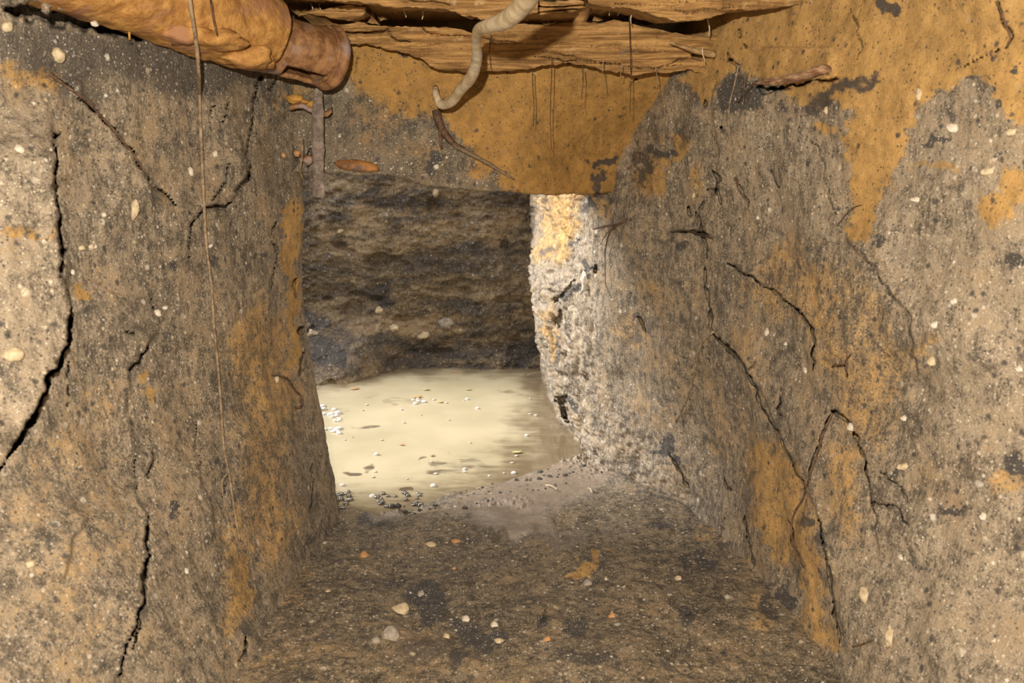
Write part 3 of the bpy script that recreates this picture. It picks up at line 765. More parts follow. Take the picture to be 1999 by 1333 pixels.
mk[..., 1] = paint(p_, q_, [('b', 800,785,60,11,0,.55), ('b', 710,830,34,5,-4,.6), ('b', 672,922,22,6,0,.85), ('b', 720,912,30,9,-6,.8), ('b', 930,905,60,8,4,.6), ('b', 860,925,40,8,0,.6), ('b', 660,800,40,10,0,.5), ('b', 730,770,50,7,0,.45), ('b', 940,740,60,7,0,.4), ('b', 1020,930,40,8,-8,.6), ('b', 880,912,60,14,0,.6), ('b', 820,897,14,4,0,.7),
                            ('b', 995,765,24,6,0,.6), ('b', 900,878,40,5,8,.45), ('b', 1000,895,40,6,0,.55), ('b', 785,957,14,5,0,.8), ('b', 700,970,50,12,0,.5), ('b', 860,810,16,4,0,.5), ('b', 980,870,30,12,0,.4), ('b', 785,930,40,6,0,.35), ('b', 650,755,40,10,0,.4)])
wo = mesh_obj('water_pool', P.reshape(-1, 3), grid_faces(*P.shape[:2]), M_water, masks=mk.reshape(-1, 3))
tag(wo, 'pool of milky tan water flooding the bottom of the daylit pit', 'water')

# ------------------------------------------------------------------ small shape helpers
def densify(pts, n):
    pts = np.asarray(pts, float)
    L = np.r_[0, np.cumsum(np.linalg.norm(np.diff(pts, axis=0), axis=1))]
    t = np.linspace(0, L[-1], n)
    return catmull(t, L, pts) if len(pts) > 2 else np.stack([np.interp(t, L, pts[:, k]) for k in range(pts.shape[1])], 1)

def tube_geo(pts, rad, seg=10, bump=0.12, seed=0, cap=True, flat=1.0):
    pts = np.asarray(pts, float); n = len(pts)
    T = np.gradient(pts, axis=0); T /= np.linalg.norm(T, axis=1, keepdims=True) + 1e-12
    ref = np.array([0, 0, 1.0]) if abs(T[0, 2]) < .9 else np.array([1.0, 0, 0])
    A = np.cross(T[0], ref); A /= np.linalg.norm(A)
    V = []
    for i in range(n):
        A = A - T[i] * (A @ T[i]); A /= np.linalg.norm(A)
        B = np.cross(T[i], A)
        for k in range(seg):
            a = 2 * math.pi * k / seg
            V.append(pts[i] + rad[i] * (math.cos(a) * A + flat * math.sin(a) * B))
    V = np.array(V).reshape(n, seg, 3)
    if bump:
        mr = float(np.mean(rad))
        dn = fbm(V, 0.35 / mr, 2, .5, seed)
        V = pts[:, None] + (V - pts[:, None]) * (1 + bump * dn)[..., None]
    V = V.reshape(-1, 3)
    Fc = []
    for i in range(n - 1):
        for k in range(seg):
            a, b = i*seg + k, i*seg + (k+1) % seg
            Fc.append((a, b, b + seg, a + seg))
    if cap:
        Fc.append(tuple(range(seg))[::-1]); Fc.append(tuple(range((n-1)*seg, n*seg)))
    return V, Fc

def tube(name, pts, rad, mat, parent=None, **k):
    V, Fc = tube_geo(pts, rad, **k)
    return mesh_obj(name, V, Fc, mat, parent, origin=np.asarray(pts[0]) if parent is None else None)

def root(key, pix, w0, w1, mat, label, lift=.004, group='roots in the earth walls', name='root', n=None, branches=(), pre=()):
    """a root lying against a wall: pixels of its run, widths in pixels at both ends"""
    def run(pix, w0, w1, seed):
        pix = np.asarray(pix, float)
        q = densify(pix, n or max(8, int(np.sum(np.hypot(*np.diff(pix, axis=0).T)) / 7)))
        dep = np.array([np.linalg.norm(surf(key, a, b) - CAM) for a, b in q])
        kk = min(7, len(dep)); 
        dep = np.convolve(np.pad(dep, kk//2, mode='edge'), np.ones(kk)/kk, 'valid')[:len(q)]
        pts, rad = [], []
        for (a, b), dd, t in zip(q, dep, np.linspace(0, 1, len(q))):
            w = (w0 + (w1 - w0) * t) / 2
            v = np.array([(a - CX) / F, (CY - b) / F * UP[1] + FW[1], (CY - b) / F * UP[2] + FW[2]])
            v /= np.linalg.norm(v)
            r = w * dd / F
            pts.append(CAM + v * (dd - lift - r * .6)); rad.append(r)
        return np.array(pts), np.array(rad)
    pts, rad = run(pix, w0, w1, 0)
    if len(pre):
        lead = densify(np.concatenate([np.array(pre), pts[:1]]), 24)[:-1]
        pts = np.concatenate([lead, pts]); rad = np.concatenate([np.full(len(lead), rad[0]), rad])
    o = tube(name, pts, rad, mat, seed=int(pix[0][0]), seg=8, bump=.2)
    tag(o, label, 'root', group)
    org = np.array(o.location)
    for bp, b0, b1 in branches:
        p2, r2 = run(bp, b0, b1, 1)
        V, Fc = tube_geo(p2, r2, 6, .2, 5)
        mesh_obj('branch', V - org, Fc, mat, o)
    return o

def blob_geo(c, r, seed=0, amp=.22, sub=3, axes=None):
    import bmesh
    bm = bmesh.new()
    bmesh.ops.create_icosphere(bm, subdivisions=sub, radius=1)
    V = np.array([v.co[:] for v in bm.verts]); Fc = [tuple(v.index for v in f.verts) for f in bm.faces]
    bm.free()
    n = 1 + amp * fbm(V + seed * 3.1, 1.3, 3, .5, seed)
    V = V * n[:, None] * np.asarray(r)
    if axes is not None: V = V @ np.asarray(axes)
    return V + np.asarray(c), Fc

def blob(name, c, r, mat, parent=None, **k):
    V, Fc = blob_geo(c, r, **k)
    return mesh_obj(name, V, Fc, mat, parent, origin=np.asarray(c) if parent is None else None)

def join(parts):
    V, Fc, o = [], [], 0
    for v, f in parts:
        V.append(np.asarray(v)); Fc += [tuple(i + o for i in q) for q in f]; o += len(v)
    return np.concatenate(V), Fc

# ------------------------------------------------------------------ split slabs hanging over the opening
def slab(label, top, bottom, Y0, depth, seed, lean=.02, cracks=(), nu=None, nv=40, group='split ochre slabs over the opening'):
    top = np.asarray(top, float); bottom = np.asarray(bottom, float)
    x0 = max(top[0, 0], bottom[0, 0]); x1 = min(top[-1, 0], bottom[-1, 0])
    nu = nu or int((x1 - x0) / 2.2)
    cx = np.linspace(x0, x1, nu)
    z0 = np.zeros_like(cx)
    jag = 2.6 * vnoise(np.stack([cx / 21, z0, z0], -1), seed) + 1.6 * vnoise(np.stack([cx / 7, z0, z0], -1), seed + 1)
    jag2 = 2.6 * vnoise(np.stack([cx / 25, z0, z0], -1), seed + 2) + 1.2 * vnoise(np.stack([cx / 8, z0, z0], -1), seed + 3)
    yt = np.interp(cx, top[:, 0], top[:, 1]) + jag2
    yb = np.maximum(np.interp(cx, bottom[:, 0], bottom[:, 1]) + jag, yt + 1.5)
    rows = []
    for f in np.linspace(0, 1, nv):
        y = yt + (yb - yt) * f
        rows.append(at(cx, y, Y0 + lean * f + 0 * cx))
    P = np.array(rows)
    lam = fbm(P, 7, 4, .55, seed + 5, (1, 1, 7.5))                     # layered, wood-like relief
    d = .013 * lam + .006 * fbm(P, 5, 3, .5, seed + 6) + .002 * fbm(P, 90, 2, .5, seed + 7)
    px, py, _ = proj(P)
    for poly, w, dp in cracks:
        dd, s, t = polydist(px + 3 * vnoise(P * 60, 2), py + 3 * vnoise(P * 60, 4), poly)
        d = d + dp * sstep(1.25, .7, dd / (w * (.5 + .5 * np.abs(vnoise(P * 25, 9))) * (.3 + .7 * sstep(0, .1, t) * sstep(1, .9, t))))
    dirv = (P - CAM) / np.linalg.norm(P - CAM, axis=-1, keepdims=True)
    P = P + dirv * d[..., None]
    # underside and top run back into the bank
    def away(row, ks, up):
        out = []
        for k in ks:
            q = row.copy(); q[:, 1] += k; q[:, 2] += up * k + .10 * k
            out.append(q)
        return out
    under = away(P[-1], [.006, .03, .08, depth], 0.04)
    over = away(P[0], [depth, .08, .03, .006], -0.12)
    A = np.concatenate([np.array(over), P, np.array(under)])
    n, m = A.shape[:2]
    faces = [tuple(q) for q in grid_faces(n, m, True)]
    idx = np.arange(n * m).reshape(n, m)
    faces += [tuple(np.r_[idx[:, 0]]), tuple(np.r_[idx[::-1, -1]])]
    faces += [(idx[-1, j], idx[-1, j+1], idx[0, j+1], idx[0, j]) for j in range(m - 1)]
    o = mesh_obj('clay_slab', A.reshape(-1, 3), faces, M_slab, origin=A.reshape(-1, 3).mean(0))
    return tag(o, label, 'slab', group)

slab('long wavy-grained ochre slab spanning right across just over the opening',
     [(590,50),(640,52),(700,44),(760,51),(830,50),(900,59),(930,66),(960,62),(1000,42),(1075,48),(1120,42),(1200,41),(1260,52),(1310,66),(1400,72)],
     [(590,60),(640,72),(690,84),(760,96),(820,112),(840,128),(880,140),(930,142),(1000,139),(1060,129),(1110,123),(1150,130),(1200,140),(1240,147),(1290,143),(1340,137),(1400,145)],
     1.985, .16, 101, .03,
     [([(608,54),(660,62),(720,66),(757,58)], 3.2, .06), ([(756,60),(780,80),(805,82)], 2.2, .05), ([(820,55),(840,66),(880,70),(925,70)], 3, .05), ([(925,70),(960,80),(1010,82)], 1.8, .04), ([(1045,110),(1100,118),(1150,122),(1210,124)], 2.2, .05),
      ([(1060,100),(1150,118),(1250,134),(1330,128)], 1.6, .04), ([(1235,88),(1290,82)], 1.1, .02), ([(1150,90),(1240,92),(1300,100)], 1.1, .02), ([(800,78),(880,92),(930,100)], 1.1, .02), ([(1340,112),(1310,124),(1290,130)], 2, .04), ([(1350,105),(1386,118)], 7, .06)])
slab('short curled ochre slab flake behind the pipe end at upper left',
     [(582,26),(620,20),(660,12),(690,10),(714,14)], [(582,32),(610,28),(650,36),(680,40),(700,33),(714,22)], 1.90, .2, 121, .01, nv=22)
slab('upper ochre slab left of the thick hanging root, above a black gap',
     [(480,-50),(700,-40),(800,-40),(900,-40),(1050,-40)], [(480,-8),(600,-5),(700,4),(760,12),(820,15),(870,18),(900,28),(930,36),(960,38),(990,28),(1050,24)], 1.70, .4, 131, .02,
     [([(720,-5),(800,0),(880,8)], 1.8, .04)], nv=30)
slab('thin stacked ochre flake right of the thick hanging root',
     [(1010,4),(1080,2),(1130,2),(1160,6)], [(1010,26),(1060,27),(1110,22),(1140,18),(1160,9)], 1.80, .25, 141, .01,
     [([(1040,14),(1100,12),(1160,8)], 2.2, .05), ([(1040,26),(1100,20),(1150,18)], 1.6, .05)], nv=24)
slab('upper right ochre slab with wavy layers meeting the right wall',
     [(1148,-40),(1300,-40),(1450,-40),(1640,-40)], [(1148,4),(1165,12),(1200,14),(1260,24),(1310,38),(1345,40),(1380,34),(1430,20),(1500,16),(1570,10),(1640,2)], 1.70, .4, 151, .02,
     [([(1200,6),(1300,12),(1345,26),(1380,20),(1440,10)], 1.5, .03), ([(1240,-5),(1340,4),(1420,-3)], 1.6, .03)], nv=30)

# splinter of wood in the corner of the long slab
pts = [at(1308, 83, 1.955), at(1335, 92, 1.945), at(1362, 100, 1.94), at(1392, 106, 1.96)]
o = tube('wood_splinter', densify(pts, 24), np.linspace(.004, .011, 24), M_gwood, seed=3, seg=12, bump=.15, flat=.75)
tag(o, 'pointed greyish wood splinter in the right end of the long ochre slab', 'wood')

# ------------------------------------------------------------------ old pipe, upper left
def pipe_piece(A, B, rA, rB, seed, n=90, seg=72, thick=.012, lump=.006, notch=None, lip=None):
    """hollow lumpy pipe section; notch = (along0, along1, angle, half angle) left open; returns verts, faces"""
    A, B = np.array(A), np.array(B)
    T = (B - A) / np.linalg.norm(B - A)
    U = np.cross(T, [0, 0, 1.0]); U /= np.linalg.norm(U)
    Wv = np.cross(U, T)                                     # roughly up
    s = np.linspace(0, 1, n); a = np.linspace(0, 2*math.pi, seg, endpoint=False)
    Sg, Ag = np.meshgrid(s, a, indexing='ij')
    c = A + (B - A) * Sg[..., None]
    r = rA + (rB - rA) * Sg
    if lip: r = r + lip[1] * np.exp(-((Sg - lip[0]) / lip[2])**2)
    dirs = np.cos(Ag)[..., None] * U + np.sin(Ag)[..., None] * Wv
    Po = c + dirs * r[..., None]
    r = r + lump * fbm(Po, 9, 3, .55, seed) + .25 * lump * fbm(Po, 60, 3, .55, seed + 1)
    edge = sstep(.90, 1.0, Sg) * .35 * thick
    Po = c + dirs * (r - edge)[..., None]
    Pi = c + dirs * (r - thick)[..., None]
    Vv = np.concatenate([Po.reshape(-1, 3), Pi.reshape(-1, 3)])
    off = n * seg
    keep = np.ones((n - 1, seg), bool)
    if notch:
        s0, s1, an, ha = notch
        da = np.abs((a + math.pi/seg - an + math.pi) % (2*math.pi) - math.pi)
        keep = ~((s[:-1, None] > s0) & (s[:-1, None] < s1) & (da[None] < ha))
    Fc = []
    for i in range(n - 1):
        for k in range(seg):
            if not keep[i, k]: continue
            k2 = (k + 1) % seg
            q = (i*seg+k, i*seg+k2, (i+1)*seg+k2, (i+1)*seg+k)
            Fc.append(q[::-1]); Fc.append(tuple(off + j for j in q))
            if i == 0 or not keep[i-1, k]: Fc.append((q[0], q[1], q[1]+off, q[0]+off))
            if i == n - 2 or not keep[i+1, k]: Fc.append((q[3], q[3]+off, q[2]+off, q[2]))
            if not keep[i, k-1]: Fc.append((q[0], q[0]+off, q[3]+off, q[3]))
            if not keep[i, k2]: Fc.append((q[1], q[2], q[2]+off, q[1]+off))
    return Vv, Fc

pA = at(-150, -188, 1.30); pB = at(512, 66, 1.83)
pr = empty('drain_pipe', pB, 'rusty clay-caked pipe slanting across the upper left corner', 'pipe')
V, Fc = pipe_piece(pA, pB, .088, .076, 201, n=180, seg=96, lump=.006, lip=(.93, .006, .10))
o = mesh_obj('pipe_section', V - pB, Fc, M_pipe, pr)
V, Fc = join([blob_geo(at(418, 78, 1.66), (.060, .045, .022), 14, .35), blob_geo(at(470, 112, 1.74), (.055, .04, .022), 15, .35), blob_geo(at(505, 120, 1.78), (.035, .03, .016), 16, .35), blob_geo(at(350, 66, 1.62), (.045, .035, .020), 17, .3)])
o = mesh_obj('clay_clump', V - pB, Fc, M_pipe, pr); o['label'] = 'lumpy ochre clay caked along the underside of the pipe'
qA = at(470, 66, 1.82); qB = at(640, 112, 1.97)
V, Fc = pipe_piece(qA, qB, .062, .060, 211, n=70, seg=72, thick=.010, lump=.004, notch=(.40, .88, -1.38, .55))
o = mesh_obj('pipe_section', V - pB, Fc, M_rust, pr); o['label'] = 'narrower rust-brown pipe end with a broken underside'
rA = at(627, 109, 1.955); rB = at(652, 116, 1.98)
V, Fc = pipe_piece(rA, rB, .064, .062, 221, n=16, seg=72, thick=.024, lump=.003, lip=(.6, .006, .3))
o = mesh_obj('rim', V - pB, Fc, M_rust, pr); o['label'] = 'thick rounded rust-brown rim at the pipe end'

# rusty curved flange under the pipe, and the iron strap in front of it
fl_root = empty('rusty_flange', at(605, 205, 2.05), 'curved rusty flange sticking out of the earth below the pipe end', 'iron')
org = np.array(fl_root.location)
xs_ = np.linspace(566, 648, 40)
yy = np.interp(xs_, [566, 580, 592, 605, 625, 640, 648], [204, 200, 200, 208, 216, 216, 208])
rows = []
for dyp, Yv in ((0, 2.09), (0, 2.035), (1.5, 2.028), (5, 2.024), (10, 2.024), (12, 2.028), (12, 2.035), (12, 2.09)):
    rows.append(at(xs_, yy + dyp, Yv + .010 * np.cos((xs_ - 605) / 26)))
A = np.array(rows)
A[..., 1] += .003 * fbm(A, 40, 3, .5, 5)
mesh_obj('plate', A.reshape(-1, 3) - org, grid_faces(*A.shape[:2], True), M_rust, fl_root)
V, Fc = join([blob_geo(at(576, 194, 2.045), (.020, .012, .011), 4), blob_geo(at(613, 204, 2.045), (.018, .010, .010), 6), blob_geo(at(590, 198, 2.05), (.016, .010, .007), 8)])
o = mesh_obj('clay_clump', V - org, Fc, M_ochre, fl_root); o['label'] = 'bright ochre clay lying on top of the flange'

P0 = np.array([at(621, 172, 2.030), at(621, 240, 2.018), at(621, 300, 2.014), at(622, 345, 2.012), at(622, 386, 2.015)])
q = densify(P0, 60)
w = .0135 + .0012 * fbm(q, 30, 2, .5, 3); w[:12] *= np.linspace(.62, 1, 12)
prof = [(-1, 0), (-.92, -.30), (-.4, -.42), (.4, -.42), (.92, -.30), (1, 0), (.92, .3), (-.92, .3)]
A = np.array([[c + np.array([u * ww_, v * .010, 0]) for u, v in prof] for c, ww_ in zip(q, w)])
A += (.0012 * fbm(A, 90, 3, .5, 4))[..., None] * np.array([1, 1, .3])
n, m = A.shape[:2]
Fc = [(i*m+k, i*m+(k+1) % m, (i+1)*m+(k+1) % m, (i+1)*m+k) for i in range(n-1) for k in range(m)]
Fc += [tuple(range(m))[::-1], tuple(range((n-1)*m, n*m))]
o = mesh_obj('iron_strap', A.reshape(-1, 3), Fc, M_strap, origin=np.array(P0[0]))
tag(o, 'flat grey iron strap hanging straight down below the pipe end', 'iron')

# rusty shard at the lower lip
V, Fc = blob_geo((0, 0, 0), (.050, .012, .017), 9, .15)
V[:, 2] *= np.where(V[:, 2] < 0, .55, 1.0); V[:, 2] += .10 * (-V[:, 0])
c = at(697, 327, 2.068)
o = mesh_obj('rust_shard', V, Fc, M_rshard); o.location = c
tag(o, 'orange-brown rusty iron shard set in the lower lip right of the strap', 'iron')
# little stones in the hole beside the strap
for x, y, r, lab in ((580, 300, .008, 'small pinkish stone in the hole left of the iron strap'), (602, 312, .012, 'brownish stone tucked behind the iron strap')):
    o = blob('pebble', at(x, y, 2.06), (r, r, r), M_orange if r < .01 else M_rust, seed=int(x)); tag(o, lab, 'stone')
tag(tube('root', densify([at(588, 270, 2.04), at(590, 300, 2.035), at(586, 330, 2.04), at(590, 350, 2.06)], 16), np.linspace(.004, .003, 16), M_tan, seed=9), 'brown rootlet bridging the hole left of the iron strap', 'root', 'roots in the earth walls')

# ------------------------------------------------------------------ thick pale root hanging from the ceiling
pp = [(1062,-46,1.20),(1040,-18,1.26),(1015,16,1.34),(982,42,1.43),(952,51,1.51),(934,60,1.58),(929,84,1.66),(931,115,1.73),(922,146,1.80),(897,178,1.90),(874,203,1.975),(860,204,2.00),(851,184,2.02),(850,172,2.05)]
ww_ = np.array([44, 43, 40, 33, 27, 22, 19, 21, 23, 20, 18, 16, 13, 12])
pts = np.array([at(*q) for q in pp])
rad = np.array([w_ / 2 * ((p - CAM) @ FW) / F for w_, p in zip(ww_, pts)])
q = densify(np.c_[pts, rad], 110)
o = tube('thick_root', q[:, :3], q[:, 3], M_pale_root, seg=20, bump=.05, seed=12)
tag(o, 'thick pale knobbly root hanging in a hook from the ceiling', 'root')

# stick and root crossing the face over the opening
o = root('over', [(852,214),(860,244),(872,265),(890,284),(906,292)], 17, 9, M_broot, 'gnarled red-brown root on the ochre face below the thick hanging root', lift=.006,
         branches=[([(858,240),(859,262),(863,292)], 10, 5)])
pts = densify([surf('over', 884, 283, .016), surf('over', 935, 309, .022), surf('over', 1004, 350, .012)], 30)
o = tube('stick', pts, np.interp(np.linspace(0, 1, 30), [0, .1, .7, .72, 1], [.004, .0075, .0065, .0050, .0032]), M_stick, seg=10, bump=.08, flat=.7, seed=6)
tag(o, 'straight grey-brown stick slanting down across the ochre face', 'stick')

# reddish wood fragment under the ochre band on the right wall
a0, a1 = surf('right', 1476, 163, .012), surf('right', 1612, 134, .014)
pts = densify([a0, surf('right', 1530, 156, .022), surf('right', 1580, 145, .024), a1], 40)
o = tube('wood_fragment', pts, np.interp(np.linspace(0, 1, 40), [0, .15, .8, .97, 1], [.003, .010, .015, .0155, .013]), M_wood, seg=18, bump=.30, flat=.6, seed=8)
tag(o, 'red-brown broken piece of wood embedded in the upper right wall', 'wood')

# ------------------------------------------------------------------ roots and rootlets
root('left', [(389,185),(392,260),(397,370),(403,480),(413,560),(418,640),(424,700),(432,800),(438,880),(447,925),(456,985),(468,1055)], 6.5, 3.5, M_tan,
     'long thin tan root hanging down the whole left wall', lift=.012, name='hanging_root', pre=[at(369, -14, 1.545), at(372, 14, 1.555), at(378, 50, 1.57), at(384, 92, 1.60), at(387, 130, 1.62)], branches=[([(446,924),(437,932),(437,975),(446,1020),(456,1048)], 3, 2.5)])
root('left', [(96,143),(125,165),(160,190),(205,235),(255,295),(290,345)], 5, 4.5, M_broot, 'dark brown root running diagonally down the upper left wall')
root('left', [(530,733),(548,734),(562,740),(575,760),(588,774),(590,786),(585,796),(577,796)], 3.5, 5, M_broot, 'hooked brown root curling from the left jamb beside the water', lift=.012)
root('left', [(556,684),(568,688),(579,684)], 3, 2, M_droot, 'tiny curved rootlet on the left jamb above the hooked root')
root('left', [(166,537),(200,558),(222,572),(240,582)], 3.5, 3.5, M_tan, 'short straight rootlet on the left wall right of the grey stone')
root('left', [(253,28),(252,50),(253,78)], 4.5, 4, M_ochre, 'short ochre rootlet hanging just under the clay-caked pipe', lift=.02)
tag(tube('root', densify([at(410, -8, 1.60), at(415, 25, 1.59), at(420, 52, 1.60), at(427, 78, 1.62)], 20), np.linspace(.0022, .0016, 20), M_broot, seg=8, bump=.2), 'thin rootlet draped down over the clay-caked pipe', 'root', 'roots in the earth walls')
root('right', [(1395,646),(1377,660),(1362,690),(1356,728),(1343,770),(1320,824)], 4.5, 5.5, M_tan, 'curved tan root drooping from the long black crack of the right wall', lift=.010)
root('right', [(1158,447),(1185,441),(1205,438),(1224,429)], 3.5, 5.5, M_broot, 'forked brown root sticking out beside the daylit edge, under the ochre face', lift=.02,
     branches=[([(1206,438),(1190,455),(1183,480),(1181,520),(1184,560),(1194,582)], 3, 1.5), ([(1200,440),(1180,462),(1172,478)], 2.5, 1.2)])
root('right', [(1310,453),(1335,450),(1365,457),(1392,466)], 3.5, 3.5, M_droot, 'black root crossing the right wall above the dark stone patch', lift=.01)
root('right', [(1625,806),(1606,850),(1592,898),(1579,935),(1573,958),(1566,976),(1551,1000),(1545,1025),(1549,1060),(1561,1082),(1572,1105)], 3.5, 3.5, M_broot, 'long kinked reddish root down the lower right wall', lift=.008)
root('right', [(1664,1262),(1685,1257),(1706,1249)], 4, 3, M_broot, 'short reddish root low on the right wall near the bottom of the photo')
root('right', [(1634,441),(1652,418),(1668,404),(1684,400)], 3, 2, M_broot, 'thin bent rootlet on the ochre streak of the right wall')
root('right', [(1442,128),(1434,165),(1424,205),(1423,240),(1428,290),(1431,325)], 3, 2, M_tan, 'pale hair root trailing down from the corner below the ochre band')
root('right', [(1478,158),(1462,175),(1450,188),(1440,200)], 4, 3, M_droot, 'dark bent root beside the left end of the reddish wood', lift=.012)
root('right', [(1456,150),(1452,180),(1451,207)], 3.5, 2.5, M_broot, 'short upright brown root left of the reddish wood', lift=.01)
root('right', [(1388,262),(1390,290),(1391,312)], 2.5, 2, M_tan, 'faint pale rootlet hanging beside the ochre corner')
root('right', [(1436,352),(1446,378),(1463,394)], 2.5, 2.5, M_broot, 'fine slanting rootlet in the grey part of the right wall')
root('right', [(1945,2),(1957,30),(1967,58),(1972,78),(1962,95)], 4, 3, M_broot, 'curved brown root in the ochre clay near the upper right corner')
root('right', [(1653,688),(1653,712),(1652,735)], 2.5, 2.5, M_broot, 'short upright rootlet in the middle of the right wall')
root('right', [(1626,715),(1640,711),(1656,711)], 2.5, 2.0, M_broot, 'short level rootlet in the middle of the right wall')
root('right', [(1030,384),(1026,408),(1016,425)], 2.5, 1.5, M_tan, 'fine pale rootlet at the top of the daylit pit corner', lift=.01)
for x, ya, yb, c, lab in ((1076,112,292,M_droot,'longest dark hair root down the ochre face'), (1041,136,246,M_droot,'dark hair root left of the longest one on the ochre face'), (1137,128,196,M_droot,'hair root right of the longest one on the ochre face'),
                          (1178,116,172,M_tan,'pale hair root bristling from the long slab'), (1230,30,222,M_droot,'hair root hanging from the upper right slab past the long slab'), (1281,132,178,M_tan,'short pale hair root under the right half of the long slab'), (957,66,134,M_droot,'hair root beside the shadow of the thick root'), (1213,124,150,M_tan,'tiny pale hair root under the middle of the long slab')):
    Y = 1.93
    q = np.array([at(x + 1.5 * math.sin(t * 5 + x), ya + (yb - ya) * t, Y + (.045 if yb > 200 and t > .5 else 0) * t) for t in np.linspace(0, 1, 16)])
    tag(tube('hair_root', q, np.linspace(.0011, .0007, 16), c, seg=6, bump=0), lab, 'root', 'hair roots hanging over the opening')
for x, y0, y1, Y, lab in ((608,0,20,1.93,'pale fibre in the black gap above the pipe end'), (626,2,24,1.93,'second pale fibre in the black gap above the pipe end'), (790,14,34,1.90,'stubby pale fibre in the black gap left of the thick root'), (823,16,38,1.90,'longer pale fibre in the black gap left of the thick root'),
                          (1187,8,30,1.88,'pale fibre bridging the black gap right of the thick root'), (1207,14,30,1.88,'curled pale fibre in the black gap under the upper right slab'), (1234,20,46,1.88,'pale fibre dangling in the black gap of the right half'), (1382,38,70,1.88,'pale fibre at the right end of the black gap'), (1374,95,122,1.93,'pale straw standing beside the wood splinter')):
    q = np.array([at(x + 3 * math.sin(t * 3 + x), y0 + (y1 - y0) * t, Y) for t in np.linspace(0, 1, 8)])
    tag(tube('root_fibre', q, np.linspace(.0016, .0011, 8), M_pale_root, seg=6, bump=0), lab, 'root', 'pale fibres in the gaps between the slabs')

